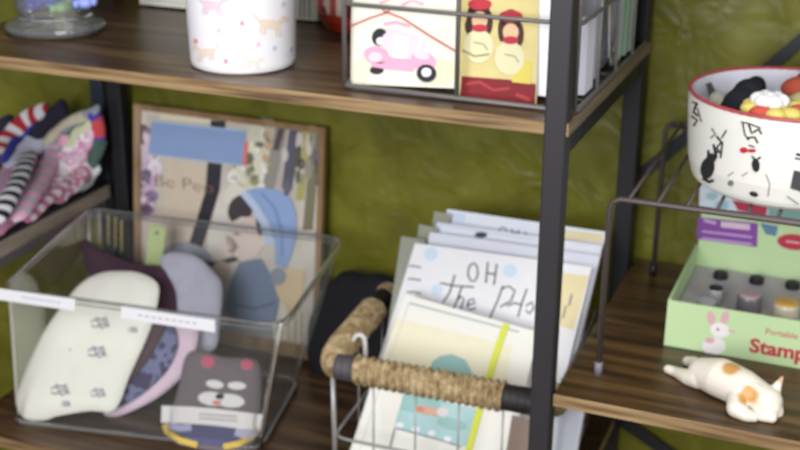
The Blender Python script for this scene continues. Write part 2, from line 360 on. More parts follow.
# white box, striped bag and red dish behind
m = MB(); a = at(142, 6, 'Y', .352); bx = -.464
T = thing('gift_box', 'long off-white box at the back of the top shelf behind the pot', 'box', (-.6, .37, -.07))
m.box((a.x, .346, -.07 + .0035), (bx, .41, .06), mat((222, 220, 208), .6, .03)); gbm = m
m = MB(); m.box((a.x + .01, .352, -.07), (bx - .01, .40, -.0665), mat((25, 22, 20), .8, 0)); part(m, 'box_shadow', T)  # near-black slab imitating the shadow under the box
m = gbm
for x in (300, 304, 309): m.ink(Pl((0, .3455, 0)).hit, [(x, -14), (x + .5, 17)], 1.3, ink_grey)
for yy in (-2, 5): m.ink(Pl((0, .3455, 0)).hit, [(146, yy - 6), (186, yy - 1)], 1.0, mat((190, 186, 176), .6, 0))
part(m, 'box_body', T)
m = MB(); sb = stripe_mat((196, 96, 84), (236, 222, 205), 16, 'X', .7, .2); m.slab([at(x, y, 'Y', .33) for x, y in ((316, 15), (345, 19), (352, -40), (314, -44))], V((0, -1, 0)), .012, sb)
m.uv = [(v.x, v.z) for v in m.v]; tag(m.build('paper_bag', bevel=.003), 'red and cream striped paper bag standing in the red dish', 'bag')
c = V((-.395, .325, -.07)); m = MB(); m.lathe([(.0001, 0), (.030, 0), (.043, .006), (.051, .02), (.053, .03), (.050, .03), (.045, .012), (.0001, .008)], c, mat((134, 38, 24), .35, .1), 48)
tag(m.build('dish'), 'dark red round dish behind the card basket on the top shelf', 'dish')

# ------------------------------------------------------------------ upper wire basket with cards
def wires(m, segs, r, mt, n=8):
    for s in segs: m.tube(s, r, mt, n)
BX0, BX1, BY0, BY1, BZ0, BZM, BZ1 = -.282, .001, .035, .41, -.0665, .031, .150
T = thing('wire_basket', 'grey wire basket full of greeting cards on the top shelf', 'basket', ((BX0 + BX1) / 2, .2, -.07))
for z, rr in ((BZ0, .0032), (BZM, .0026), (BZ1, .0034)):
    m = MB(); ps = []
    for cx, cy, a0 in ((BX1 - .008, BY0 + .008, -90), (BX1 - .008, BY1 - .008, 0), (BX0 + .008, BY1 - .008, 90), (BX0 + .008, BY0 + .008, 180)):
        ps += [(cx + .008 * math.cos(math.radians(a0 + q)), cy + .008 * math.sin(math.radians(a0 + q)), z) for q in (0, 30, 60, 90)]
    m.tube(ps, rr, grey_wire, 8, closed=True); part(m, 'ring_wire', T)
def wire(name, pts, r, mt=grey_wire): m = MB(); m.tube(pts, r, mt, 8); return m.build(name, T)
for x in (BX0 + .001, -.140, BX1 - .002):
    for y in (BY0 + .001, BY1 - .001): wire('upright_wire', [(x, y, BZ0), (x, y, BZ1)], .0029)
for y in (.13, .225, .32): wire('upright_wire', [(BX1, y, BZ0), (BX1, y, BZ1)], .0022, pale_wire); wire('upright_wire', [(BX0, y, BZ0), (BX0, y, BZ1)], .0026)
for y in (.085, .15, .215, .28, .345): wire('floor_wire', [(BX0, y, BZ0 - .0005), (BX1, y, BZ0 - .0005)], .0018)

def mkcard(name, pl, quad, th, face, label, cat, group=None, back=None, clampz=None):
    m = MB(); q = [pl.hit(*p) for p in quad]
    if clampz is not None:
        for p in q:
            if p.z < clampz: s = (clampz - p.z) / pl.v.z; p += pl.v * s
    # order so that the face looks to the camera side
    nrm = (q[1] - q[0]).cross(q[2] - q[1])
    if nrm.dot(pl.n) < 0: q.reverse()
    m.slab(q, pl.n, th, face, back or white_c); return m
gcards = 'greeting cards in the top wire basket'
# scooter card
pl = Pl((-.2, .053, -.06), 3)
m = mkcard('c', pl, [(350.5, 84), (456, 88.5), (461, -40), (352, -48)], .003, mat((240, 238, 222), .55, .015), '', '')
pk = mat((240, 172, 200), .6, .05); pkl = mat((246, 214, 226), .6, .03); blk = mat((40, 38, 44), .7, 0); red = mat((196, 84, 76), .7, 0); wh = mat((244, 244, 246), .6, 0)
h = pl.hit
m.blob(h, (440, 72), 18, 13, mat((240, 234, 196), .6, 0), .0003); m.blob(h, (362, 70), 9, 14, mat((240, 236, 204), .6, 0), .0003)
m.blob(h, (380, 37), 8, 9, blk, .0008, .3); m.blob(h, (381, 41), 4.5, 4, wh, .0010)
m.blob(h, (392, 40), 10, 9, pkl, .0011); m.poly([h(387, 26, .0012), h(420, 36, .0012), h(413, 58, .0012), h(392, 58, .0012)], pkl); m.ink(h, [(402, 36), (400, 58)], 14, wh, .0014)
m.ink(h, [(424, 40), (420, 58)], 5, pkl, .0012); m.ink(h, [(384, 24), (396, 22), (410, 26)], 3, pk, .0012)
m.blob(h, (377, 55), 13, 9, pk, .0014, .2); m.blob(h, (376, 57), 7, 5, pkl, .0017); m.ink(h, [(372, 63), (392, 66), (414, 68)], 7, pk, .0014); m.ink(h, [(388, 60), (418, 64)], 8, pk, .0013); m.blob(h, (424, 60), 13, 8.5, pk, .0015, .3); m.blob(h, (422, 55), 8, 4, pkl, .0018, .2)
m.blob(h, (377, 70), 7, 4.2, blk, .0012); m.blob(h, (427, 73), 10, 9, blk, .0020, .2); m.blob(h, (427, 72), 5, 4.6, wh, .0023)
m.ink(h, [(402, 5), (412, 0), (424, 4)], 2.5, pk, .001); m.ink(h, [(380, 3), (395, -3)], 2, pk, .001)
T = tag(m.build('greeting_card'), 'white greeting card with a pink scooter picture at the front of the top basket', 'card', gcards)
m = MB(); m.ink(h, [(351, 26), (370, 18), (388, 12), (404, 18), (430, 35), (457, 51)], 1.7, red, .004); m.ink(h, [(388, 12), (392, 8), (384, 9), (388, 13)], 1.5, red, .004); part(m, 'thread', T)['label'] = 'thin red thread'
# yellow card
pl = Pl((-.1, .060, -.06), 3); h = pl.hit
ylw = mat((222, 206, 140), .6, .08, 90); drd = mat((134, 26, 34), .6, .15, 90)
m = mkcard('c', pl, [(459, 97), (536, 106), (540, -30), (462, -40)], .003, ylw, '', '')
m.poly([h(462, 76, .0006), h(514, 80, .0006), h(515, 82, .0006), h(536, 84, .0006), h(535, 106, .0006), h(460, 97, .0006)], drd)
m.ink(h, [(466, 84), (480, 82), (494, 90), (510, 88)], 3, mat((176, 60, 60), .6, 0), .0009); m.ink(h, [(516, 94), (530, 100)], 4, mat((180, 60, 64), .6, 0), .0009)
yl2 = mat((226, 210, 96), .6, 0); m.poly([h(515, 60, .0008), h(532, 62, .0008), h(530, 84, .0008), h(512, 82, .0008)], yl2)
hr = mat((70, 30, 30), .6, 0); fl = mat((228, 190, 150), .6, 0); rd = mat((190, 44, 60), .6, 0); cr = mat((230, 224, 180), .6, 0)
for cx, cy in ((480, 8), (511, 20)):
    m.blob(h, (cx, cy), 10, 11, hr, .0008); m.blob(h, (cx - 9, cy + 10), 4, 12, hr, .0008); m.blob(h, (cx + 9, cy + 14), 4, 12, hr, .0008)
    m.blob(h, (cx, cy - 4), 12, 6, rd, .001); m.blob(h, (cx, cy + 12), 8, 9, fl, .0011); m.blob(h, (cx, cy + 20), 8, 4, rd, .0013)
    m.blob(h, (cx - 1, cy + 38), 15, 17, cr, .0010); m.ink(h, [(cx - 6, cy + 34), (cx + 4, cy + 36), (cx + 8, cy + 42)], 1.5, mat((170, 170, 130), .6, 0), .0013)
m.blob(h, (469, 26), 4, 8, mat((60, 34, 34), .6, 0), .0009); m.ink(h, [(463, 50), (475, 56), (490, 54)], 1.6, mat((150, 130, 80), .6, 0), .0015)
tag(m.build('greeting_card'), 'yellow greeting card with two dark-haired figures over a dark red band', 'card', gcards)
def upcard(px0, px1, ytop, y, th, c, label, art=None):
    pl = Pl((0, y, -.06), 1); pz = -.0615
    a = at(px0, 80, 'Y', y).x; b_ = at(px1, 80, 'Y', y).x; zt = at(px1, ytop, 'Y', y).z
    m = MB(); m.box((a, y, pz), (b_, y + th, zt), mat(c, .5, .03)); return tag(m.build('greeting_card', bevel=.0006), label, 'card', gcards)
def side_card(y, th, x0, x1, zt, c, label):
    m = MB(); m.box((x0, y, -.0625), (x1, y + th, zt), mat(c, .5, .03)); return tag(m.build('greeting_card', bevel=.0006), label, 'card', gcards)
side_card(.068, .006, -.13, -.026, .12, (246, 246, 248), 'plain white card standing just left of the black post, behind the yellow card')
side_card(.090, .040, -.15, -.004, .020, (232, 232, 244), 'thick white card pack directly right of the black post in the top basket')
side_card(.150, .004, -.16, -.010, .050, (150, 150, 158), 'grey card behind the thick white pack in the top basket')
side_card(.170, .003, -.16, -.008, .055, (196, 198, 208), 'pale grey card just in front of the clear looped sleeve')
side_card(.262, .022, -.16, -.006, .070, (206, 216, 226), 'pale blue card pack behind the clear looped sleeve')
side_card(.300, .012, -.16, -.004, .075, (160, 196, 164), 'pale green card near the wall end of the top basket')
side_card(.325, .030, -.16, -.004, .080, (222, 232, 230), 'thick off-white pack beside the pale green card')
side_card(.372, .012, -.16, -.010, .060, (60, 66, 60), 'dark grey card at the wall end of the top basket')
m = MB(); m.tube(spline([(-.006, .195, .055), (-.003, .200, -.02), (-.003, .215, -.050), (-.004, .238, -.045), (-.004, .243, -.005), (-.006, .243, .06)], 8), .007, clear_mat((.8, .82, .88), .45, .1, (225, 225, 235)), 10, flat=.5)
m.box((-.12, .196, -.055), (-.010, .243, .03), clear_mat((.85, .87, .9), .2, .1)); tag(m.build('card_sleeve'), 'clear plastic sleeve with a bright looped edge at the basket side', 'sleeve')

# ------------------------------------------------------------------ socks on the left shelf
def sock(name, pts, w, t, m_, label, ref=(.3, -.6, .75), wf=None, cat='sock', group='socks heaped on the left shelf', k=7):
    w *= .95
    m = MB(); strap(m, pts, w, t, m_, ref, wf, k); return tag(m.build(name), label, cat, group)
def S(*q):
    o = []
    for x, y, z in q:
        p = at(x, y, 'Z', z)
        if p.y > .385: p = at(x, y, 'Y', .385)
        o.append(p)
    return o
pkc = mat((222, 160, 192), .9, .15, 60)
sock('sock', S((-20, 236, -.39), (20, 205, -.388), (55, 182, -.388), (84, 160, -.385)), .05, .02, mat((214, 150, 182), .9, .2, 60), 'pink sock along the front edge of the heap on the left shelf')
sock('sock', S((-14, 200, -.36), (12, 178, -.352), (26, 152, -.35), (34, 128, -.345)), .06, .02, mat((220, 176, 206), .9, .15, 60), 'pale pink sock left of the black and white striped one in the heap')
sock('sock', S((-8, 226, -.350), (10, 196, -.335), (22, 172, -.328), (30, 150, -.328)), .030, .014, stripe_mat((34, 34, 44), (228, 226, 232), 11, 'X', .9, .3), 'black and white striped sock in the heap')
sock('sock', S((14, 222, -.358), (40, 180, -.350), (56, 152, -.345), (66, 134, -.345)), .036, .018, stripe_mat((196, 186, 206), (236, 176, 200), 9, 'X', .9, 2), 'lilac and pink banded sock in the middle of the heap')
sock('sock', S((36, 206, -.372), (58, 176, -.365), (74, 150, -.360), (88, 128, -.355)), .040, .02, blotch_mat([(238, 228, 236), (226, 150, 186), (246, 244, 246)], 60), 'white sock with pink blotches right of the lilac banded one')
sock('sock', S((70, 168, -.355), (80, 150, -.350), (90, 136, -.345), (96, 126, -.345)), .030, .014, blotch_mat([(236, 230, 240), (216, 170, 200), (236, 206, 216)], 50), 'pale sock with soft pink marks leaning at the upper right of the heap')
sock('sock', S((26, 222, -.372), (44, 204, -.368), (62, 188, -.366), (76, 172, -.366)), .018, .012, stripe_mat((206, 120, 160), (238, 226, 232), 10, 'X', .9, .4), 'narrow pink and white striped sock low at the front of the heap')
sock('sock', S((52, 200, -.378), (72, 184, -.372), (88, 164, -.368), (96, 140, -.36)), .034, .018, blotch_mat([(222, 160, 192), (242, 236, 240), (206, 130, 160)], 70), 'rose pink and white sock at the right of the heap')
sock('sock', S((8, 168, -.345), (26, 150, -.335), (42, 140, -.335), (52, 150, -.345)), .045, .02, mat((198, 200, 218), .9, .15, 50), 'pale grey sock bunched in the heap below the blue one')
sock('sock', S((-6, 158, -.33), (8, 140, -.32), (26, 120, -.305), (48, 108, -.305)), .034, .02, stripe_mat((176, 34, 46), (226, 222, 224), 9, 'X', .9, .5), 'red and white striped sock on top of the heap')
sock('sock', S((2, 162, -.335), (16, 140, -.322), (30, 128, -.308), (40, 122, -.310)), .022, .02, mat((52, 62, 150), .9, .3, 80), 'royal blue sock beside the red and white striped one')
sock('sock', S((28, 142, -.33), (44, 124, -.318), (58, 112, -.315), (66, 106, -.315)), .034, .02, mat((36, 32, 50), .9, .3, 80), 'dark navy sock at the top of the heap')
sock('sock', S((42, 148, -.338), (56, 132, -.325), (72, 120, -.32), (90, 114, -.318)), .022, .014, mat((206, 198, 172), .9, .15, 50), 'beige sock draped below the navy one')
sock('sock', S((60, 134, -.335), (74, 122, -.325), (88, 114, -.325), (100, 108, -.33)), .018, .014, mat((150, 156, 164), .9, .2, 50), 'grey sock at the top right of the heap')
sock('sock', S((66, 150, -.352), (76, 136, -.345), (88, 126, -.34), (94, 118, -.34)), .024, .016, mat((214, 220, 184), .9, .1, 50), 'pale lime sock near the right end of the heap')
sock('sock', S((99, 146, -.34), (99, 132, -.32), (97, 120, -.31), (91, 109, -.30)), .024, .014, stripe_mat((70, 66, 170), (206, 76, 84), 5, 'X', .9, .2), 'blue and red sock tip at the right end of the heap')
sock('sock', S((84, 176, -.385), (92, 160, -.38), (98, 146, -.375), (100, 138, -.37)), .030, .016, mat((70, 96, 88), .9, .35, 60), 'dark green sock low at the right end of the heap')
sock('sock', S((76, 190, -.392), (86, 182, -.39), (92, 174, -.39), (100, 166, -.39)), .022, .012, blotch_mat([(238, 238, 238), (206, 210, 214)], 90), 'small white sock below the dark green one')
sock('sock', S((-30, 160, -.37), (-12, 146, -.35), (2, 132, -.338), (14, 124, -.335)), .05, .03, mat((38, 36, 60), .9, .3, 60), 'dark sock at the far left edge of the heap')

# ------------------------------------------------------------------ framed picture
pl = Pl((-.7, .398, -.648), 6.5); h = pl.hit
TL, TR = (138, 106), (327, 124)
a2 = pl.uv(*TL); b2 = pl.uv(*TR); FX0, FX1, FY1 = a2[0], b2[0], (a2[1] + b2[1]) / 2; FX0 -= .004
T = thing('framed_picture', 'tall wooden-framed picture of a child in a blue nightcap leaning on the wall', 'picture', (-.69, .4, -.652))
fm = ramp_mat([(.3, (128, 98, 64)), (.7, (172, 142, 104))], (40, 40, 10), rough=.45)
W = .0105
m = MB(); tl = [(FX0, 0), (FX1, 0), (FX1, FY1), (FX0, FY1)]; il = [(FX0 + W, W * 2.2), (FX1 - W, W * 2.2), (FX1 - W, FY1 - W), (FX0 + W, FY1 - W)]
for i in range(4):
    o1, o2, i2, i1 = tl[i], tl[(i + 1) % 4], il[(i + 1) % 4], il[i]
    m.slab([pl.P(*o1, .008), pl.P(*o2, .008), pl.P(*i2, .005), pl.P(*i1, .005)], pl.n, .014, fm)
part(m, 'frame', T, bevel=.0008)
m = MB(); pbase = ramp_mat([(.3, (186, 178, 168)), (.5, (216, 208, 196)), (.7, (230, 226, 214))], (9, 9, 5), rough=.5)
m.slab([pl.P(*p, .0) for p in il], pl.n, .004, pbase)
C_ = lambda c: mat(c, .55, .06, 40)
def Pq(pts, c, hh): m.poly([h(x, y, hh) for x, y in pts], C_(c))
Pq([(147, 113), (210, 120), (206, 330), (136, 300)], (206, 196, 182), .0004)
for x, y, rx, ry, c in ((150, 150, 9, 16, (214, 192, 208)), (148, 178, 9, 18, (206, 176, 200)), (146, 205, 10, 14, (188, 160, 186)), (155, 168, 7, 8, (236, 228, 238)), (152, 196, 7, 6, (150, 130, 170)), (143, 134, 7, 10, (110, 96, 110)),
                        (254, 168, 22, 20, (222, 218, 196)), (262, 140, 14, 22, (212, 208, 186)), (240, 196, 16, 14, (226, 222, 206)), (256, 150, 6, 8, (186, 188, 120)), (246, 182, 8, 5, (160, 170, 120)), (264, 178, 5, 7, (200, 170, 120))): m.blob(h, (x, y), rx, ry, C_(c), .0008 + .0001 * (x % 3))
Pq([(160, 112), (216, 118), (216, 124), (160, 119)], (232, 222, 196), .0009)
Pq([(168, 160), (206, 166), (204, 260), (160, 252)], (214, 198, 176), .0009)
Pq([(211, 120), (226, 121), (220, 190), (202, 250), (188, 248), (206, 190)], (48, 44, 54), .0012)
Pq([(276, 124), (288, 126), (274, 190), (262, 190)], (150, 146, 140), .0011); Pq([(290, 126), (303, 127), (292, 190), (282, 188)], (92, 88, 108), .0011)
Pq([(303, 127), (312, 128), (304, 200), (296, 200)], (176, 170, 104), .0011); Pq([(312, 128), (321, 129), (313, 230), (303, 230)], (128, 122, 96), .0011); m.ink(h, [(282, 128), (276, 150)], 6, C_((84, 74, 74)), .0013)
Pq([(262, 118), (275, 120), (272, 138), (264, 150)], (188, 186, 172), .001)
rs = random.Random(3)
for _ in range(26):
    x = 143 + rs.random() * 16; y = 130 + rs.random() * 85; c_ = rs.choice([(222, 180, 204), (240, 232, 240), (170, 140, 176), (150, 120, 140), (226, 206, 214), (120, 110, 130)]); m.blob(h, (x - (y - 130) * .08, y), 2 + rs.random() * 4, 2 + rs.random() * 5, C_(c_), .0017)
for _ in range(34):
    x = 232 + rs.random() * 40; y = 132 + rs.random() * 56; c_ = rs.choice([(232, 228, 210), (214, 206, 176), (150, 160, 110), (190, 196, 160), (240, 236, 226), (206, 170, 130), (110, 110, 100)]); m.blob(h, (x, y), 2 + rs.random() * 4, 2 + rs.random() * 5, C_(c_), .0014)
for _ in range(16):
    x = 284 + rs.random() * 34; y = 135 + rs.random() * 60; c_ = rs.choice([(150, 150, 130), (110, 104, 120), (196, 190, 150), (90, 90, 80), (210, 200, 190)]); m.blob(h, (x, y), 2 + rs.random() * 2, 5 + rs.random() * 9, C_(c_), .0014)
# blue panel and lettering
Pq([(152, 121), (246, 131), (244, 165), (149, 153)], (140, 164, 206), .0018); m.ink(h, [(152, 121), (246, 131)], 1.6, C_((176, 196, 226)), .0021); m.ink(h, [(149, 154), (244, 165.5)], 1.4, C_((180, 194, 214)), .0021)
m.ink(h, [(247, 142), (245, 166)], 4, C_((226, 122, 100)), .0019)
lt = C_((150, 110, 96)); P0u = pl.uv(154, 185); P1u = pl.uv(219, 194); dv = V((P1u[0] - P0u[0], P1u[1] - P0u[1])); ang = math.atan2(dv.y, dv.x)
text_on(m, 'Be Peo', lambda a, b_: pl.P(P0u[0] + a * math.cos(ang) - b_ * math.sin(ang), P0u[1] + a * math.sin(ang) + b_ * math.cos(ang), .0024), .030, lt, -.018, sx=dv.length / .030 / 3.05)
# child
skin = C_((228, 210, 198)); m.blob(h, (246, 238), 19, 22, skin, .0029); m.blob(h, (231, 246), 8, 9, skin, .0029); m.blob(h, (229, 238), 3, 3, skin, .0029); m.blob(h, (241, 209), 12, 15, C_((66, 58, 62)), .0026, .4); m.blob(h, (259, 232), 7, 14, C_((70, 60, 64)), .0026)
m.blob(h, (262, 224), 5, 12, C_((70, 60, 64)), .0031); m.blob(h, (264, 240), 4, 6, skin, .0034); m.ink(h, [(234, 233), (241, 234)], 1.6, C_((100, 84, 84)), .0032); m.ink(h, [(229, 250), (236, 251)], 1.4, C_((176, 120, 116)), .0032)
cap = C_((146, 172, 214)); capl = C_((190, 206, 232))
Pq([(246, 190), (262, 187), (280, 190), (292, 199), (297, 214), (297, 236), (292, 256), (286, 268), (276, 264), (276, 246), (272, 226), (260, 204)], (146, 172, 214), .0032)
m.ink(h, [(244, 192), (256, 206), (266, 224), (271, 244)], lambda q: 7 + 3 * q, capl, .0036); m.ink(h, [(262, 192), (276, 208), (283, 232), (283, 256)], 3, C_((124, 150, 196)), .0036); m.blob(h, (279, 276), 8, 9, C_((150, 156, 168)), .0034)
Pq([(240, 262), (262, 258), (272, 276), (280, 300), (276, 322), (232, 326), (226, 306), (232, 280)], (122, 138, 162), .0028); m.ink(h, [(234, 304), (256, 308), (276, 302)], 2, C_((84, 100, 128)), .0032); m.blob(h, (248, 332), 26, 18, C_((142, 148, 156)), .0026)
Pq([(280, 268), (306, 270), (300, 312), (284, 306), (276, 290)], (222, 200, 160), .0025)
m.blob(h, (187, 266), 30, 24, C_((162, 166, 176)), .0020, .3); m.blob(h, (196, 300), 34, 26, C_((186, 178, 176)), .0016); m.ink(h, [(160, 252), (190, 258), (214, 276)], 3, C_((72, 66, 72)), .0024)
m.ink(h, [(185, 262), (215, 264), (238, 258)], 5, C_((74, 66, 66)), .0021); m.blob(h, (222, 272), 9, 12, C_((208, 190, 172)), .0027)
m.blob(h, (230, 355), 60, 10, C_((110, 84, 76)), .0021)
part(m, 'print', T)['label'] = 'colour print of a child in a blue nightcap, blue panel above'

# ------------------------------------------------------------------ clear bin
bf = clear_mat((.965, .97, .965), .05, .08, (205, 205, 200), 1.45, .32)
bind = clear_mat((.75, .76, .77), .16, .06, (190, 190, 190), 1.5)
zb, zt = -.650, -.420
bot = [V((-.838, .034, zb)), V((-.452, .108, zb)), V((-.495, .322, zb)), V((-.858, .272, zb))]
top = [at(0, 289, 'Z', zt), at(282, 326, 'Z', zt), at(345, 238, 'Z', zt), at(85, 208, 'Z', zt)]
top[2].y = min(top[2].y, .392)
top[3].x = max(top[3].x, -.893)
def rr(quad, r, n=5):
    out = []
    for i in range(4):
        p = quad[i]; a = (quad[i - 1] - p).normalized(); b_ = (quad[(i + 1) % 4] - p).normalized(); p0 = p + a * r; p1 = p + b_ * r
        out += [(p0 * (1 - t) + p * t) * (1 - t) + (p * (1 - t) + p1 * t) * t for t in [k / n for k in range(n + 1)]]
    return out
T = thing('storage_bin', 'clear plastic storage bin holding socks on the lower left shelf', 'bin', (-.66, .2, -.652))
Bq, Tq = rr(bot, .03), rr(top, .032); n = len(Bq); m = MB()
ctr = sum(Bq, V()) / n
inn = lambda p, q, d: p + (q - p).normalized() * d
rings = [[inn(p, ctr, .012) for p in Bq], [p + V((0, 0, .010)) for p in Bq]]
for k in (.25, .5, .75, 1): rings.append([p.lerp(q, k) for p, q in zip(Bq, Tq)])
vs = [p for R_ in rings for p in R_]; m.add(vs, [(i * n + j, i * n + (j + 1) % n, (i + 1) * n + (j + 1) % n, (i + 1) * n + j) for i in range(len(rings) - 1) for j in range(n)] , bf, True)
m.add(rings[0], [list(range(n))], bf); part(m, 'bin_wall', T)
m = MB(); m.tube(Tq, .0028, bind, 8, closed=True); m.tube([p - V((0, 0, .008)) for p in Tq], .0012, bind, 6, closed=True); part(m, 'rim', T)
for i in (3, 9, 21):
    m = MB(); m.tube([Bq[i].lerp(Tq[i], k / 6) for k in range(7)], .0024 if i != 9 else .004, clear_mat((.85, .86, .86), .35, .1, (235, 232, 220)), 6); part(m, 'corner_edge', T)
m = MB(); m.tube([p + V((0, 0, .004)) for p in Bq], .0034, bind, 6, closed=True); part(m, 'base_edge', T)
fr = (top[1] - top[0]); fu = fr.normalized(); dnv = (bot[0] - top[0]).lerp(bot[1] - top[1], .5).normalized(); fn = fu.cross(dnv).normalized()
if fn.y > 0: fn = -fn
class FrontPl(Pl):
    def __init__(s, P0, u, v, n): s.P0 = P0; s.u = u; s.v = v; s.n = n
fp = FrontPl(top[0] + fn * .004, fu, -dnv, fn)
lab = mat((236, 236, 240), .5, .02); lg = mat((180, 182, 192), .6, 0)
for quad, ln in ((((-14, 287), (75, 299.5), (75, 311), (-14, 298)), ((22, 297), (62, 303))), (((121, 307), (215, 320.5), (215, 332.5), (121, 318.5)), ((138, 315), (199, 324)))):
    m = MB(); q = [fp.hit(*p, 0) for p in quad]; q.reverse(); m.slab(q, fn, .0012, lab)
    for j in range(9):
        a = j / 9; m.ink(fp.hit, [(ln[0][0] + (ln[1][0] - ln[0][0]) * a, ln[0][1] + (ln[1][1] - ln[0][1]) * a), (ln[0][0] + (ln[1][0] - ln[0][0]) * (a + .07), ln[0][1] + (ln[1][1] - ln[0][1]) * (a + .07))], 1.6, lg, .0003)
    m.build('paper_label', T)['label'] = 'white paper strip with tiny grey print'

# contents
def cloth(name, base, lean, yaw, px, th, m_, label, cat='sock', wr=.25, seed=0, group=None, arts=None, parent=None, back=.6):
    pf = Puff(Pl(base, lean, yaw), px, th, wr, seed, back); m = MB(); pf.mesh(m, m_)
    if arts: arts(m, pf)
    o = m.build(name, parent)
    return tag(o, label, cat, group) if parent is None else o
def cats(m, pf):
    g = mat((150, 146, 158), .9, .1)
    for cx, cy, s in ((100, 323, 1), (97, 352, 1), (60, 390, 1), (98, 393, .8), (66, 404, .5), (133, 330, .5), (70, 350, .1)):
        for pts in (((-9, -1), (-2, -4), (6, -3)), ((-4, -6), (0, 3), (3, 6)), ((5, -6), (8, 1), (4, 5)), ((-9, 3), (-3, 4), (2, 1)), ((2, -1), (10, 4))):
            m.ink(pf.hit, [(cx + a * s, cy + b_ * s) for a, b_ in pts], 1.9 * max(.6, s), g, .0003)
cloth('sock', (-.80, .062, -.640), 46, 8, [(120, 271), (140, 273), (157, 283), (158, 300), (150, 330), (130, 375), (115, 409), (88, 411), (58, 416), (46, 420), (28, 420), (19, 412), (17, 398), (26, 370), (42, 335), (62, 306), (80, 284), (100, 273)], .014, mat((238, 236, 224), .9, .04, 40), 'large white folded sock printed with small grey cats in the clear bin', arts=cats, seed=3, back=.3)
cloth('sock', (-.72, .150, -.640), 46, 8, [(82, 240), (100, 248), (130, 262), (160, 266), (177, 268), (178, 300), (176, 335), (160, 380), (120, 404), (100, 350), (96, 300), (84, 262)], .012, mat((72, 48, 62), .95, .12, 50), 'dark plum folded sock behind the white cat-print sock', seed=5, back=.5)
cloth('sock', (-.70, .128, -.640), 46, 8, [(176, 318), (196, 322), (197, 345), (186, 372), (160, 396), (130, 412), (112, 417), (104, 412), (130, 400), (152, 376), (168, 350)], .009, mat((216, 192, 208), .9, .12, 60), 'pale pink sock curving behind the white cat-print sock', seed=2, back=.4)
cloth('sock', (-.70, .110, -.640), 46, 8, [(160, 322), (172, 322), (178, 345), (166, 372), (140, 396), (116, 408), (114, 403), (128, 380), (146, 355)], .008, blotch_mat([(84, 88, 122), (112, 116, 150), (64, 60, 90)], 45), 'navy and slate sock between the white and pale pink socks', seed=8, back=.3)
cloth('sock', (-.70, .095, -.640), 46, 8, [(158, 310), (168, 316), (160, 340), (142, 368), (124, 388), (122, 376), (136, 350), (148, 330)], .006, mat((80, 62, 66), .95, .12, 50), 'narrow dark brown sock edge beside the white cat-print sock', seed=9, back=.3)
# grey cat-faced socks in a paper band
def catface(m, pf):
    w_ = mat((222, 220, 216), .9, 0); pk_ = mat((190, 96, 116), .9, 0)
    m.blob(pf.hit, (215, 384.5), 9, 4.2, w_, .0004, .15); m.blob(pf.hit, (237, 386), 9.5, 4, w_, .0004, .05)
    m.blob(pf.hit, (212, 399), 14, 7, w_, .0004, .1); m.blob(pf.hit, (230, 401), 15, 7, w_, .0005, .1); m.blob(pf.hit, (220, 397), 4.5, 2.8, ink_black, .001); m.blob(pf.hit, (217, 403), 5, 2, mat((216, 120, 116), .9, 0), .001)
    m.blob(pf.hit, (208, 362), 7, 6.5, pk_, .0004); m.blob(pf.hit, (247, 365), 6.5, 5.5, pk_, .0004)
gp = (-.55, .108, -.640)
T = cloth('sock', gp, 52, 8, [(186, 356), (200, 350), (225, 357), (250, 358), (260, 366), (261, 395), (259, 420), (250, 446), (225, 453), (195, 452), (170, 440), (172, 412), (180, 380)], .014, mat((112, 104, 108), .95, .1, 60), 'grey folded sock with a white cat face and pink ears in a paper band', arts=catface, seed=11, wr=.08, back=.3)
pf = Puff(Pl(gp, 52, 8), [(186, 356), (200, 350), (225, 357), (250, 358), (260, 366), (261, 395), (259, 420), (250, 446), (225, 453), (195, 452), (170, 440), (172, 412), (180, 380)], .016, .0)
m = MB(); m.ink(pf.hit, [(162, 415), (190, 416), (215, 418), (240, 421), (262, 424)], 17, mat((226, 222, 220), .7, .03), .003)
for yy in (416, 420): m.ink(pf.hit, [(200, yy - 1), (238, yy + 2)], 1.0, ink_grey, .0036)
m.build('paper_band', T)['label'] = 'pale grey paper band'
m = MB(); m.blob(pf.hit, (212, 435), 34, 11, mat((84, 84, 116), .9, .1), .0024, .12); m.ink(pf.hit, [(165, 425), (168, 433), (180, 441), (198, 446)], 6, mat((206, 176, 80), .9, 0), .003); m.ink(pf.hit, [(258, 429), (252, 438), (238, 445), (224, 448)], 6, mat((206, 176, 80), .9, 0), .003)
m.ink(pf.hit, [(168, 426), (180, 429), (192, 428)], 7, mat((168, 166, 196), .9, 0), .0028); m.ink(pf.hit, [(257, 432), (248, 436), (236, 432)], 9, mat((180, 176, 200), .9, 0), .0028)
m.build('sock_cuff', T)['label'] = 'yellow and lilac cuffs below the band'
# grey-lilac cloth + green tag behind
cloth('sock', (-.60, .210, -.640), 36, 8, [(160, 262), (172, 252), (196, 256), (214, 272), (222, 286), (220, 320), (214, 350), (190, 350), (172, 330), (176, 296)], .010, mat((176, 176, 190), .95, .1, 50), 'pale grey folded sock at the back of the clear bin', seed=21, back=.3)
pl = Pl((-.75, .30, -.640), 14, 6)
m = MB(); m.slab([pl.hit(x, y) for x, y in ((141, 300), (157, 303), (166, 228), (150, 225))], pl.n, .002, mat((176, 192, 134), .7, .06)); m.blob(pl.hit, (157, 233), 2, 2, ink_grey, .0005)
tag(m.build('price_tag'), 'pale green card tag standing up at the back of the clear bin', 'tag')

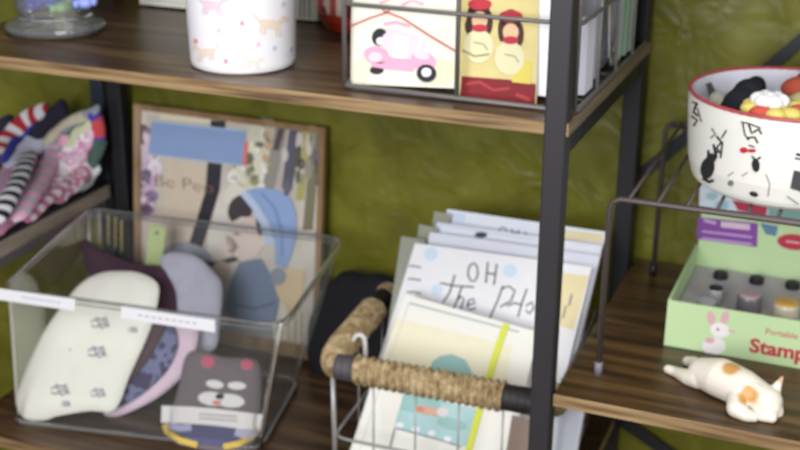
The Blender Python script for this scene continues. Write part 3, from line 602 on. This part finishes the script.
gold = mat((228, 206, 124), .25, .3, 200, metal=.3)  # gold strips below imitate light reflections in the bin walls
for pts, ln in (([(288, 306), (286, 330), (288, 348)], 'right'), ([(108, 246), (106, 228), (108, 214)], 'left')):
    Tr = thing('gold_reflection', 'gold strips imitating light reflections, standing behind the ' + ln + ' end of the clear bin', 'ribbon', at(pts[0][0], pts[0][1], 'Y', .374))
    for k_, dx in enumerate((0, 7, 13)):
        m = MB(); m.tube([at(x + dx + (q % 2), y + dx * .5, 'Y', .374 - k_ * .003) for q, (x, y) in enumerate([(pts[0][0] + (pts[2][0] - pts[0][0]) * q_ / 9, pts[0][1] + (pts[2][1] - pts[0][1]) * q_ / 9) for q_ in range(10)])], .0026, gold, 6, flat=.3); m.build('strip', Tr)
# dark pouch behind
cloth('pouch', (-.44, .37, -.650), 12, 0, [(318, 300), (334, 278), (348, 270), (366, 274), (384, 274), (404, 290), (410, 340), (398, 376), (350, 380), (312, 372), (308, 330)], .022, mat((24, 22, 26), .9, .2, 30), 'black fabric pouch between the clear bin and the rope basket, against the wall', 'pouch', seed=13, wr=.4)

# ------------------------------------------------------------------ rope basket
RZ = -.460
fl_ = at(327, 364, 'Z', RZ); frt = at(545, 404, 'Z', RZ); bl_ = at(406, 272, 'Z', RZ)
frt.x = -.017; frt.y = max(frt.y, .058)
fl_.y = max(fl_.y, .056); bl_.y = min(bl_.y, .375)
br_ = V((-.030, .365, RZ))
jute = ramp_mat([(.25, (112, 92, 62)), (.5, (164, 142, 106)), (.75, (206, 190, 156))], (90, 90, 90), rough=.95, bump=.8, spec=.1)
T = thing('rope_basket', 'wire basket with rope-wrapped rim holding cards on the lower shelf', 'basket', ((fl_.x + frt.x) / 2, .2, -.652))
def rope(pts, r, name='rope_wrap', f=1, mt=jute, amp=.30):
    m = MB(); P_ = spline(pts, 1); ac = 0; out = []
    for i in range(len(pts) - 1):
        a, b_ = V(pts[i]), V(pts[i + 1]); k = max(2, int((b_ - a).length / .0011)); out += [a.lerp(b_, q / k) for q in range(k)]
    out.append(V(pts[-1])); N = len(out); n = 16; vs = []
    for i, p in enumerate(out):
        t = (out[min(N - 1, i + 1)] - out[max(0, i - 1)]).normalized(); x = t.cross(V((0, 0, 1))).normalized(); y = x.cross(t)
        for j in range(n):
            an = 2 * math.pi * j / n; ph = i * .0011 / .0100 * math.pi * f + an * .5
            rr_ = r * (1 - amp * .5 + amp * abs(math.sin(ph)) + .05 * noise.noise(V((i * .05, j * .7, 3))))
            vs.append(p + x * math.cos(an) * rr_ + y * math.sin(an) * rr_)
    m.add(vs, [(i * n + j, i * n + (j + 1) % n, (i + 1) * n + (j + 1) % n, (i + 1) * n + j) for i in range(N - 1) for j in range(n)] + [list(range(n - 1, -1, -1)), [(N - 1) * n + j for j in range(n)]], mt, True)
    return m.build(name, T)
r0 = .0182
F_ = lambda t: fl_.lerp(frt, t)
Lf = lambda t: fl_.lerp(bl_, t)
tape = mat((70, 66, 70), .6, .15, 90); tape_b = mat((30, 24, 24), .6, .15, 90)
rope([Lf(.58), Lf(.16), Lf(.06) + (F_(.04) - fl_) * .4, F_(.05)], r0)
rope([F_(.135), F_(.80)], r0)
rope([F_(.05), F_(.135)], r0 * .97, 'tape_wrap', mt=tape, amp=.03); rope([F_(.80), F_(.93)], r0 * .96, 'tape_wrap', mt=tape_b, amp=.03); rope([Lf(.58), Lf(.72)], r0 * .9, 'tape_wrap', mt=tape_b, amp=.03)
rope([F_(.93), frt, frt.lerp(br_, .10)], r0 * .93); rope([Lf(.72), Lf(.80)], r0 * .8)
dz = V((0, 0, 1)); zf = -.645
m = MB(); m.tube([bl_, bl_.lerp(br_, .5), br_, frt.lerp(br_, .1)], .003, grey_wire); part(m, 'rim_wire', T)
cor = [fl_, frt, br_, bl_]
low = [V((c.x * .97 - .004, c.y * .97 + .006, c.z)) for c in cor]
for z in (-.572, -.640):
    m = MB(); m.tube([V((p.x, p.y, z)) for p in rr(low, .02, 3)], .0022, pale_wire, 6, closed=True); part(m, 'ring_wire', T)
for i in range(4):
    a, b_ = low[i], low[(i + 1) % 4]; k = (5, 4, 4, 3)[i]
    for j in range(k):
        if j == 0 and i == 0: continue
        p = a.lerp(b_, j / k); wire('upright_wire', [V((p.x, p.y, RZ - .012 if i in (0, 3) else RZ)), V((p.x, p.y, zf - .003))], .0014, pale_wire)
p = V((fl_.x + .006, fl_.y + .004, 0)); wire('upright_wire', [V((p.x, p.y, RZ - .012)), V((p.x + .002, p.y + .002, zf))], .0034, pale_wire)
for j in range(1, 8): wire('floor_wire', [low[0].lerp(low[1], j / 8) + V((0, 0, zf - .0015 - RZ)), low[3].lerp(low[2], j / 8) + V((0, 0, zf - .0015 - RZ))], .0018, pale_wire)
q = Lf(.20); m = MB(); m.tube(spline([q + V((.012, -.004, .002)), q + V((.020, -.002, .018)), q + V((.030, 0, .016)), q + V((.032, 0, -.004)), q + V((.030, 0, -.03))], 6), .0032, mat((210, 208, 206), .5, .03), 8); part(m, 'white_hook', T)

# cards in the rope basket
gb = 'cards in the rope-rimmed basket'
def rcard(y0, lean, quad, th, face, label, arts=None, name='greeting_card', cat='card', zc=-.642):
    pl = Pl((-.15, y0, -.642), lean); m = mkcard('c', pl, quad, th, face, '', '', clampz=zc)
    if arts: arts(m, pl)
    return tag(m.build(name), label, cat, gb), pl
def front_art(m, pl):
    h = pl.hit; g = mat((170, 184, 186), .6, 0); tl_ = mat((150, 192, 186), .6, .08, 60); tb = mat((172, 208, 208), .6, .08, 60); pch = mat((214, 170, 148), .6, 0); cr_ = mat((236, 230, 200), .6, .03)
    m.poly([h(396, 318, .0003), h(512, 346, .0003), h(505, 392, .0003), h(385, 362, .0003)], cr_)
    m.ink(h, [(409, 303), (519, 332)], 1.8, g, .0006); m.ink(h, [(409, 303), (366, 430), (352, 474)], 1.2, mat((214, 216, 212), .6, 0), .0006)
    m.poly([h(x, y, .0006) for x, y in ((432, 362), (440, 356), (452, 354), (466, 360), (474, 376), (430, 372))], tl_)
    m.poly([h(x, y, .0006) for x, y in ((404, 392), (480, 410), (470, 448), (394, 428))], tb); m.poly([h(x, y, .0009) for x, y in ((404, 392), (440, 400), (442, 418), (400, 410))], tl_); m.blob(h, (452, 424), 16, 6, tl_, .0009, .2)
    m.blob(h, (429, 411), 12, 4.5, pch, .0013, .2); m.blob(h, (420, 409), 5, 3, mat((220, 130, 100), .6, 0), .0015); m.blob(h, (443, 412), 6, 5, mat((222, 214, 214), .6, 0), .0015)
    m.ink(h, [(396, 428), (418, 434), (440, 440), (462, 447)], 1.3, ink_grey, .0014); m.ink(h, [(395, 429), (390, 448)], 1.6, ink_grey, .0014)
    for x, y in ((400, 426), (416, 430), (432, 434), (448, 440)): m.blob(h, (x, y - 1), 4, 3, white_c, .0012)
T1, pl1 = rcard(.100, 25, [(349, 452), (503, 492), (538, 332), (405, 294)], .004, mat((238, 236, 226), .6, .015), 'cream card with teal picture and border at the front of the rope basket', front_art)
m = MB(); m.ink(pl1.hit, [(507, 324), (497, 352), (486, 390), (474, 432), (466, 462)], 6.5, mat((214, 220, 44), .5, .05), .0028); part(m, 'ribbon', T1)['label'] = 'yellow-green ribbon down the card'
def oh_art(m, pl):
    h = pl.hit; k = ink_black; w_ = 1.5; bl = mat((206, 224, 240), .6, 0)
    for x, y, r_ in ((431, 254, 7), (510, 271, 7), (437, 290, 6), (462, 312, 6), (572, 300, 6)): m.blob(h, (x, y), r_, r_ * .95, bl, .0003)
    m.ink(h, [(473, 263), (469, 267), (468, 275), (471, 281), (475, 281), (478, 275), (477.5, 267), (474, 263)], w_, k, .0006)
    m.ink(h, [(488, 262), (486, 283)], w_, k, .0006); m.ink(h, [(497, 264), (494, 285)], w_, k, .0006); m.ink(h, [(487, 273), (496, 274.5)], w_, k, .0006)
    m.ink(h, [(440, 283), (456, 286), (474, 287)], w_, k, .0006); m.ink(h, [(455, 275), (450, 292), (443, 303)], w_, k, .0006); m.ink(h, [(462, 287), (458, 298), (454, 308)], w_, k, .0006); m.ink(h, [(457, 301), (461, 296), (464, 299), (461, 309)], w_, k, .0006)
    m.ink(h, [(468, 305), (475, 303), (474, 299), (469, 300), (467, 306), (470, 310), (476, 308)], w_, k, .0006)
    m.ink(h, [(503, 286), (498, 300), (490, 318)], w_, k, .0006); m.ink(h, [(501, 289), (509, 286), (515, 291), (511, 301), (500, 307)], w_, k, .0006); m.ink(h, [(527, 289), (522, 303), (518, 317)], w_, k, .0006); m.ink(h, [(507, 306), (515, 303), (522, 305)], w_, k, .0006)
    m.ink(h, [(526, 306), (532, 302), (534, 308), (529, 314), (526, 310)], w_, k, .0006); m.ink(h, [(544, 303), (538, 308), (542, 314)], w_, k, .0006); m.ink(h, [(552, 310), (556, 305), (553, 302), (548, 308), (554, 317)], w_, k, .0006)
    for y in (266, 279, 292): m.ink(h, [(409 + (266 - y) * .08, y), (414, y), (421, y + 1.5)], 1.6, ink_grey, .0006)
    m.poly([h(556, 272, .0004), h(589, 276, .0004), h(574, 330, .0004), h(548, 322, .0004)], mat((232, 218, 170), .6, .04))
    for x, y in ((566, 312), (572, 300), (560, 322)): m.ink(h, [(x, y - 6), (x - 3, y + 6)], 1.6, ink_grey, .0007)
T2, pl2 = rcard(.150, 25, [(350, 452), (540, 480), (592, 267), (415, 243)], .004, white_c, 'white card hand-lettered OH the places behind the cream card', oh_art)
def back_art(c1):
    def f(m, pl):
        m.blob(pl.hit, (481, 235), 6.5, 3, mat((40, 50, 66), .6, 0), .0006); m.ink(pl.hit, [(437, 224), (535, 240)], 1.5, mat((196, 206, 224), .6, 0), .0006)
    return f
rcard(.172, 25, [(380, 452), (545, 480), (600, 256), (430, 232)], .003, mat((218, 220, 232), .6, .02), 'plain pale grey-white card directly behind the lettered card')
rcard(.190, 25, [(390, 452), (548, 480), (602, 246), (437, 222)], .003, mat((226, 230, 240), .6, .02), 'white card with a dark oval mark near its top edge, second from the back', back_art(0))
def rear_art(m, pl):
    m.blob(pl.hit, (459, 218), 7, 5, mat((206, 222, 240), .6, 0), .0004); g = mat((130, 124, 136), .6, 0); h = pl.hit
    m.ink(h, [(502, 227), (499, 231), (501, 235), (506, 235), (507, 230), (503, 227)], 1.5, g, .0006); m.ink(h, [(512, 229), (511, 236)], 1.5, g, .0006); m.ink(h, [(519, 230), (518, 237)], 1.5, g, .0006); m.ink(h, [(512, 232), (519, 233)], 1.5, g, .0006); m.ink(h, [(526, 232), (525, 238)], 1.5, g, .0006)
    m.poly([h(565, 230, .0004), h(604, 234, .0004), h(602, 243, .0004), h(562, 239, .0004)], mat((226, 214, 172), .6, .04))
rcard(.212, 25, [(400, 452), (550, 480), (606, 232), (447, 209)], .003, mat((230, 234, 244), .6, .02), 'rearmost card with a faint OH along its top edge', rear_art)
sl = clear_mat((.72, .73, .66), .35, .2, (150, 150, 130))
for y0, qd, w_ in ((.158, [(380, 380), (404, 384), (425, 240), (401, 236)], 'front'), (.180, [(395, 380), (420, 384), (438, 228), (419, 224)], 'middle'), (.199, [(410, 380), (440, 384), (450, 214), (434, 211)], 'rear')):
    T3, p3 = rcard(y0, 25, qd, .002, sl, w_ + ' grey clear sleeve edge standing out left of the cards', name='card_sleeve', cat='sleeve', zc=-.60)
T4, _p = rcard(.090, 12, [(538, 482), (570, 486), (586, 402), (548, 396)], .012, mat((222, 228, 236), .6, .02), 'white card pack at the right end of the rope basket under the board', name='card_pack')
# brown card at right bottom of the basket
rcard(.085, 20, [(500, 490), (540, 498), (548, 425), (512, 415)], .003, mat((132, 112, 98), .6, .1), 'small brown card low at the right end of the rope basket')

# ------------------------------------------------------------------ wire rack on right shelf
T = thing('wire_rack', 'dark wire shelf riser on the right board with the cat bowl on top', 'rack', (.2, .2, -.4026))
X0, X1, Y0, Y1, ZT = .040, .375, .068, .398, -.1735
for y in (Y0, Y1):
    m = MB(); m.tube([(X0, y, -.4000)] + [(X0, y, ZT - .012), (X0 + .003, y, ZT - .004), (X0 + .012, y, ZT)] + [(X1 - .012, y, ZT), (X1 - .003, y, ZT - .004), (X1, y, ZT - .012), (X1, y, -.4000)], .0036, brown_wire, 10); part(m, 'leg_frame', T)
    for x in (X0, X1):
        m = MB(); m.tube([(x, y, -.4024), (x, y, -.385)], .005, mat((120, 116, 124), .4, .05) if y == Y0 else dark_metal, 10); part(m, 'foot_cap', T)
for y in (Y0 + .009, Y1 - .009):
    m = MB(); m.tube([(X0 + .008, y, ZT - .001), (X1 - .008, y, ZT - .001)], .0026, brown_wire); part(m, 'cross_wire', T)
for j in range(10):
    x = X0 + .022 + j * .033; wire('deck_wire', [(x, Y0, ZT + .0022), (x, Y1, ZT + .0022)], .0021, brown_wire)
# cat bowl
bc = V((.220, .190, ZT + .0045)); br = lambda z: .110 + .0105 * min(1, max(0, z / .10)) ** .7 if z > .012 else .110 - .014 * (1 - max(0, z) / .012) ** 2
T = thing('ceramic_bowl', 'large white ceramic bowl with black cat drawings and a red rim, on the wire rack', 'bowl', bc)
bowl_w = mat((238, 236, 228), .3, .02)
out = [(.0001, 0), (.090, 0)] + [(br(z), z) for z in (.0, .003, .007, .012, .03, .05, .07, .09, .1085)]
m = MB(); m.lathe(out, bc, bowl_w, 72); m.lathe([(.1168, .1085), (.116, .095), (.112, .05), (.104, .02), (.08, .010), (.0001, .008)], bc, mat((226, 228, 238), .3, .02), 72)
H = lathe_hit(bc, br)
K = ink_black; rdk = mat((190, 40, 50), .5, 0); gk = mat((120, 116, 112), .6, 0)
# squiggled lettering
m.ink(H, [(693, 102), (699, 104)], 1.6, K); m.ink(H, [(697, 104), (694, 112), (699, 116)], 2.2, K); m.ink(H, [(692, 116), (698, 120), (694, 126)], 2, K); m.ink(H, [(698, 108), (702, 122)], 1.5, gk)
m.ink(H, [(727, 130), (722, 138)], 1.6, K); m.ink(H, [(717, 136), (722, 142), (717, 148), (722, 154)], 2.4, K); m.ink(H, [(714, 144), (717, 158)], 2.6, K); m.ink(H, [(712, 128), (716, 134), (711, 138)], 1.8, gk); m.ink(H, [(723, 142), (721, 158)], 1.8, K)
m.ink(H, [(741, 122), (748, 123), (761, 128)], 1.4, K); m.ink(H, [(743, 122), (745, 134), (749, 140)], 1.5, K); m.ink(H, [(749, 124), (752, 133), (759, 129), (762, 134)], 2.0, K); m.ink(H, [(747, 138), (755, 137), (758, 143)], 2.0, K); m.ink(H, [(749, 145), (755, 147)], 1.5, K)
m.blob(H, (744, 150), 4, 3, rdk); m.blob(H, (752, 150.5), 4.5, 2, rdk)
# black cat left
m.blob(H, (708, 168), 7, 11, K, .0005, .2); m.blob(H, (712, 158), 5, 5, K, .0007); m.ink(H, [(709, 155), (709, 150)], 2.5, K, .0007); m.ink(H, [(715, 156), (718, 151)], 2.5, K, .0007); m.ink(H, [(703, 178), (710, 182), (714, 180)], 3, K, .0007)
# white cats with faint lines
m.blob(H, (756, 165), 4, 7, K, .0006, -.1); m.ink(H, [(752, 156), (756, 160), (761, 157)], 2.0, K); m.ink(H, [(766, 174), (770, 184), (768, 196)], 1.0, gk); m.ink(H, [(742, 176), (748, 172)], 1.0, gk); m.blob(H, (731, 183), 3, 3, gk, .0006); m.blob(H, (754, 194), 4.5, 2.6, K, .0007, .3); m.ink(H, [(728, 176), (734, 172)], 1.0, gk)
m.ink(H, [(796, 154), (806, 156)], 2.6, K); m.ink(H, [(795, 158), (806, 160)], 1.6, K); m.poly([H(x, y, .0007) for x, y in ((794, 170), (803, 172), (802, 192), (790, 188))], mat((70, 70, 74), .6, 0)); m.ink(H, [(787, 196), (798, 204)], 1.2, gk)
part(m, 'bowl_body', T)
m = MB(); m.tube([bc + V((.1187 * math.cos(a * math.pi / 32), .1187 * math.sin(a * math.pi / 32), .1090)) for a in range(64)], .0024, mat((178, 74, 80), .35, .05), 8, closed=True); part(m, 'rim_band', T)['label'] = 'dull red rim'
# bowl contents
Q = lambda x, y, z: at(x, y, 'Z', z)
def balls(name, bl, label, cat):
    m = MB()
    for x, y, z, r_, c in bl: m.ball(Q(x, y, z), r_, mat(c, .9, .2, 60), 14, 10)
    return tag(m.build(name), label, cat)
nv = (24, 26, 36)
balls('plush_toy', [(741, 106, -.078, (.022, .024, .022), nv), (748, 94, -.068, (.018, .020, .018), nv), (735, 110, -.085, (.018, .018, .018), nv), (756, 86, -.066, (.012, .014, .012), nv), (744, 100, -.074, (.018, .02, .02), nv)], 'black plush toy slumped against the left inside of the bowl', 'toy')
fc = Q(775, 104, -.056); m = MB()
for j in range(9):
    a = j * 2 * math.pi / 9; m.ball(fc + V((.026 * math.cos(a), .026 * math.sin(a), -.006)), (.012, .012, .008), mat((222, 206, 110) if j % 3 else (204, 84, 70), .9, .1, 80), 12, 8)
for j in range(6):
    a = j * 2 * math.pi / 6; m.ball(fc + V((.012 * math.cos(a) - .006, .012 * math.sin(a), .004)), (.010, .010, .008), mat((240, 240, 240), .9, .05, 80), 12, 8)
m.ball(fc + V((-.006, 0, .006)), (.010, .010, .007), mat((246, 246, 246), .9, .03), 12, 8); m.ball(fc + V((0, 0, -.008)), (.024, .024, .008), mat((214, 196, 100), .9, .1, 80), 16, 8)
tag(m.build('fabric_flower'), 'yellow and white fabric flower with coral petals in the bowl', 'flower')
balls('plush_toy', [(803, 90, -.066, (.026, .022, .016), (196, 90, 66)), (806, 104, -.068, (.022, .022, .014), (216, 202, 150)), (812, 82, -.070, (.02, .02, .016), (180, 70, 60))], 'orange and cream plush toy at the right edge of the bowl', 'toy')
balls('plush_toy', [(764, 119, -.082, (.018, .014, .012), (206, 104, 84)), (776, 121, -.082, (.018, .014, .012), (206, 104, 84)), (790, 124, -.082, (.018, .014, .012), (214, 200, 120))], 'coral plush toy tucked below the fabric flower against the bowl front', 'toy')
m = MB(); m.slab([Q(707, 84, -.070), Q(711, 82, -.070), Q(719, 98, -.090), Q(713, 102, -.092)], V((.5, -.8, .2)).normalized(), .003, mat((90, 90, 84), .6, 0)); m.ball(Q(718, 101, -.090), (.012, .012, .012), mat((196, 194, 178), .9, .1, 60))
tag(m.build('gift_tag'), 'small grey tag standing at the left inside of the bowl', 'tag')

# ------------------------------------------------------------------ stamp box
GX0, GX1, GY0, GY1, GZ0, GZ1 = .0985, .33, .180, .384, -.4024, -.3395
green = mat((190, 216, 164), .55, .03, 20); green2 = mat((176, 204, 150), .55, .03, 20)
T = thing('display_box', 'pale green cardboard display box of rubber stamps under the wire rack', 'box', (.21, .28, -.4026))
m = MB(); t_ = .003
m.box((GX0, GY0, GZ0), (GX1, GY0 + t_, GZ1), green); m.box((GX0, GY0 + t_, GZ0), (GX0 + t_, GY1, GZ1 + .001), green); m.box((GX1 - t_, GY0 + t_, GZ0), (GX1, GY1, GZ1), green); m.box((GX0 + t_, GY0 + t_, GZ0), (GX1 - t_, GY1, GZ0 + t_), green)
pf_ = Pl((0, GY0, 0)); h = pf_.hit
pkr = mat((214, 168, 176), .6, 0); whr = mat((232, 226, 226), .6, 0); rdt = mat((186, 48, 66), .6, 0)
m.blob(h, (711, 318), 4, 7, pkr, .0005, -.2); m.blob(h, (725, 318), 4, 7, pkr, .0005, .3); m.blob(h, (720, 330), 10, 7.5, whr, .0008, .2); m.blob(h, (714, 346), 12, 9, whr, .0006); m.ink(h, [(728, 330), (735, 332)], 2, pkr, .001); m.blob(h, (718, 329), 1.4, 1.4, rdt, .0011); m.blob(h, (710, 340), 5, 3, pkr, .0009)
P0u = pf_.uv(749, 351); P1u = pf_.uv(800, 356)
text_on(m, 'Stamps', lambda a, b_: pf_.P(P0u[0] + a, P0u[1] + b_, .0008), .0260, rdt, .03, 1.05)
P2u = pf_.uv(765, 333.5); text_on(m, 'Portable', lambda a, b_: pf_.P(P2u[0] + a, P2u[1] + b_, .0008), .0115, mat((206, 110, 122), .6, 0), .006)
part(m, 'tray', T)
m = MB(); m.box((GX0 + t_, GY1 - .0, GZ0), (GX1, GY1 + .003, -.188), green); ph = Pl((0, GY1 - .0003, 0)); h = ph.hit
pur = mat((132, 72, 156), .6, .03); lp = mat((198, 168, 214), .6, 0)
m.poly([h(x, y, .0006) for x, y in ((698, 217), (758, 223), (757, 247), (697, 239))], pur)
for y in (232, 239): m.ink(h, [(702, y - 1), (752, y + 5)], 1.8, lp, .0009)
m.ink(h, [(704, 220), (716, 223)], 3, lp, .0009); m.poly([h(x, y, .0009) for x, y in ((721, 221), (750, 224), (750, 230), (721, 227))], mat((214, 190, 210), .6, 0))
m.poly([h(x, y, .0006) for x, y in ((760, 223), (778, 226), (776, 236), (766, 234))], mat((96, 130, 160), .6, 0))
m.blob(h, (794, 242), 17, 8, rdt, .0006, .1); m.ink(h, [(786, 241), (800, 243)], 1.5, mat((230, 190, 200), .6, 0), .0009)
m.poly([h(x, y, .0004) for x, y in ((700, 170), (840, 184), (840, 226), (699, 213))], mat((206, 218, 226), .6, .05)); m.blob(h, (722, 205), 7, 5, mat((150, 190, 206), .6, 0), .0007); m.blob(h, (712, 196), 6, 4, mat((160, 190, 200), .6, 0), .0007)
m.poly([h(x, y, .0009) for x, y in ((732, 200), (768, 206), (766, 216), (738, 210))], mat((176, 44, 74), .6, 0)); m.poly([h(x, y, .0009) for x, y in ((769, 207), (812, 212), (812, 222), (768, 218))], mat((126, 166, 160), .6, 0))
m.poly([h(x, y, .0008) for x, y in ((738, 211), (768, 216), (768, 222), (740, 218))], mat((120, 116, 120), .6, 0))
part(m, 'header_panel', T)
m = MB(); m.box((GX0 + .004, GY0 + .004, GZ0 + .004), (GX1 - .004, GY1 - .001, -.3705), mat((190, 182, 190), .6, .03)); part(m, 'insert', T)['label'] = 'grey-lilac card insert'
zs = -.3703
def stamp(x, y, zt_, r_, cs, ct, label):
    p = at(x, y, 'Z', zt_); p.z = zs
    t = thing('rubber_stamp', label, 'stamp', p, 'rubber stamps in the green box'); hgt = zt_ - zs
    m = MB(); m.lathe([(.0001, 0), (r_, 0), (r_ * 1.02, .002), (r_, hgt * .8), (r_ * .9, hgt * .93)], p, cs, 28); m.build('stamp_body', t)
    m = MB(); m.lathe([(r_ * .92, hgt * .9), (r_ * .9, hgt), (r_ * .6, hgt + .001), (.0001, hgt + .001)], p, ct, 28); m.build('stamp_cap', t)
bk = mat((30, 28, 32), .5, .1)
for x, y, l in ((721, 272, 'left'), (757, 277, 'middle'), (793, 282, 'right')): stamp(x, y, -.362, .0098, bk, bk, 'black-capped stamp in the back row, ' + l + ' of the three')
stamp(716, 287, -.350, .0100, mat((170, 170, 172), .3, .1), bk, 'grey stamp with a black cap at the left front of the green box')
stamp(707, 300, -.348, .0130, mat((140, 142, 146), .25, .2, 90), mat((178, 180, 180), .3, .15), 'silver-grey stamp in the left corner of the green box')
stamp(750, 293, -.344, .0155, mat((116, 110, 116), .3, .15), mat((186, 160, 164), .4, .1), 'grey stamp with a pinkish lid in the front row')
stamp(787, 301, -.342, .0165, mat((206, 196, 176), .35, .1), mat((214, 168, 84), .4, .1), 'stamp with an orange-yellow lid in the front row')

# ------------------------------------------------------------------ sleeping cat figurine
zb = -.4026
mb = bpy.data.metaballs.new('cat_body'); 
cm = MB()
Zp = lambda x, y, hh: at(x, y, 'Z', zb + hh)
E_ = []
def el(p, r, k=None): E_.append((V(p), r))
cat_c = V((.19, .075, zb))
def ballchain(pts, n=8):
    for i in range(len(pts) - 1):
        (a, ra), (b_, rb) = pts[i], pts[i + 1]
        for q in range(n + 1): t = q / n; cm.ball(V(a).lerp(V(b_), t), ra + (rb - ra) * t, white_c, 14, 10)
hip = Zp(703, 373, .018); mid = Zp(721, 378, .022); sh = Zp(742, 388, .021); neck = Zp(757, 396, .018); head = Zp(767, 402, .0165); muz = Zp(776, 411, .0095)
ballchain([(hip, .0185), (mid, .0235), (sh, .0225), (neck, .0190), (head, .0180)])
ballchain([(head, .0150), (muz, .0088)], 5); cm.ball(head + V((.003, -.008, -.002)), (.014, .011, .012), white_c)
# hind legs stretched back
ballchain([(hip + V((-.004, -.006, -.004)), .0135), (Zp(688, 377, .010), .0098), (Zp(676, 372, .0065), .0062), (Zp(668, 369, .0062), .0055)])
ballchain([(hip + V((-.006, .010, -.003)), .011), (Zp(694, 363, .010), .0080), (Zp(687, 361, .006), .0060)])
# front legs
ballchain([(sh + V((-.002, -.010, -.004)), .0135), (Zp(736, 408, .011), .0112), (Zp(746, 415, .0075), .0078), (Zp(742 + 12, 417, .006), .0060)])
ballchain([(neck + V((.0, -.010, -.008)), .0085), (Zp(762, 416, .0062), .0066), (Zp(772, 418, .0060), .0060)])
# tail tucked along the far side
ballchain([(hip + V((-.010, .006, .002)), .006), (hip + V((-.004, .020, -.010)), .0045), (mid + V((-.004, .022, -.0155)), .0040)])
# ears
def ear(base, tip, w):
    base = V(base); tip = V(tip)
    for q in range(8): t = q / 7; r_ = w * (1 - .72 * t); cm.ball(base.lerp(tip, t), (r_, r_ * .7, r_), white_c, 10, 8)
ear(head + V((.006, .009, .010)), head + V((.012, .017, .026)), .0075)
ear(head + V((-.009, -.003, .011)), head + V((-.014, -.002, .0205)), .0072)
T = thing('cat_figurine', 'white sleeping cat figurine with orange patches on the right board edge', 'figurine', cat_c)
for v in cm.v: v.z = max(v.z, zb + .0004)
loc = lambda p: tuple(V(p) - cat_c)
org = (204, 152, 84)
cm.mats = [patch_mat((232, 224, 208), [(loc(Zp(731, 370, .040)), .0105, org), (loc(Zp(748, 394, .030)), .0125, org), (loc(head + V((.013, .019, .024))), .009, (206, 168, 140)), (loc(Zp(746, 387, .036)), .0045, (196, 160, 150))], .42)]; cm.m = [0] * len(cm.m)
o = cm.build('cat_body', T, origin=cat_c)
rm = o.modifiers.new('remesh', 'REMESH'); rm.mode = 'VOXEL'; rm.voxel_size = .0011; rm.use_smooth_shade = True
sm = o.modifiers.new('smooth', 'SMOOTH'); sm.factor = .6; sm.iterations = 9
m = MB(); g_ = mat((120, 110, 120), .6, 0)
nose = muz + (muz - head).normalized() * .0085
m.ball(nose + V((0, -.001, .002)), (.0018, .0014, .0012), mat((214, 150, 150), .5, 0), 10, 6)
cam_d = (CP - head).normalized(); ev = head.lerp(muz, .45) + cam_d * .0130 + V((.0, 0, .0035))
m.tube(spline([ev + V((-.004, -.001, .0005)), ev + V((-.001, -.001, -.0008)), ev + V((.0025, 0, .0002))], 4), .0006, g_, 6); part(m, 'face_details', T)

# ------------------------------------------------------------------ lights
def area(name, loc, tgt, size, power, color=(1, 1, 1), sy=None):
    l = bpy.data.lights.new(name, 'AREA'); l.energy = power; l.size = size; l.color = color
    if sy: l.shape = 'RECTANGLE'; l.size_y = sy
    o = bpy.data.objects.new(name, l); col.objects.link(o); o.location = loc; o.rotation_euler = (V(tgt) - V(loc)).to_track_quat('-Z', 'Y').to_euler()
area('ceiling_light', (.5, -1.0, 1.9), (-.1, .2, -.3), .9, 33, (1, .98, .95), 1.3)
area('shop_light', (-.2, -2.5, .55), (-.3, .2, -.35), 1.2, 58, (.98, .98, 1))
area('right_light', (2.0, -1.4, .6), (.2, .4, -.25), .9, 15, (.97, .98, 1))  # soft area light from the front right
w = bpy.data.worlds.new('world'); bpy.context.scene.world = w; w.use_nodes = True; w.node_tree.nodes['Background'].inputs[0].default_value = (.9, .93, 1, 1); w.node_tree.nodes['Background'].inputs[1].default_value = .35
sc = bpy.context.scene; sc.view_settings.view_transform = 'Standard'; sc.view_settings.look = 'None'; sc.view_settings.exposure = 0
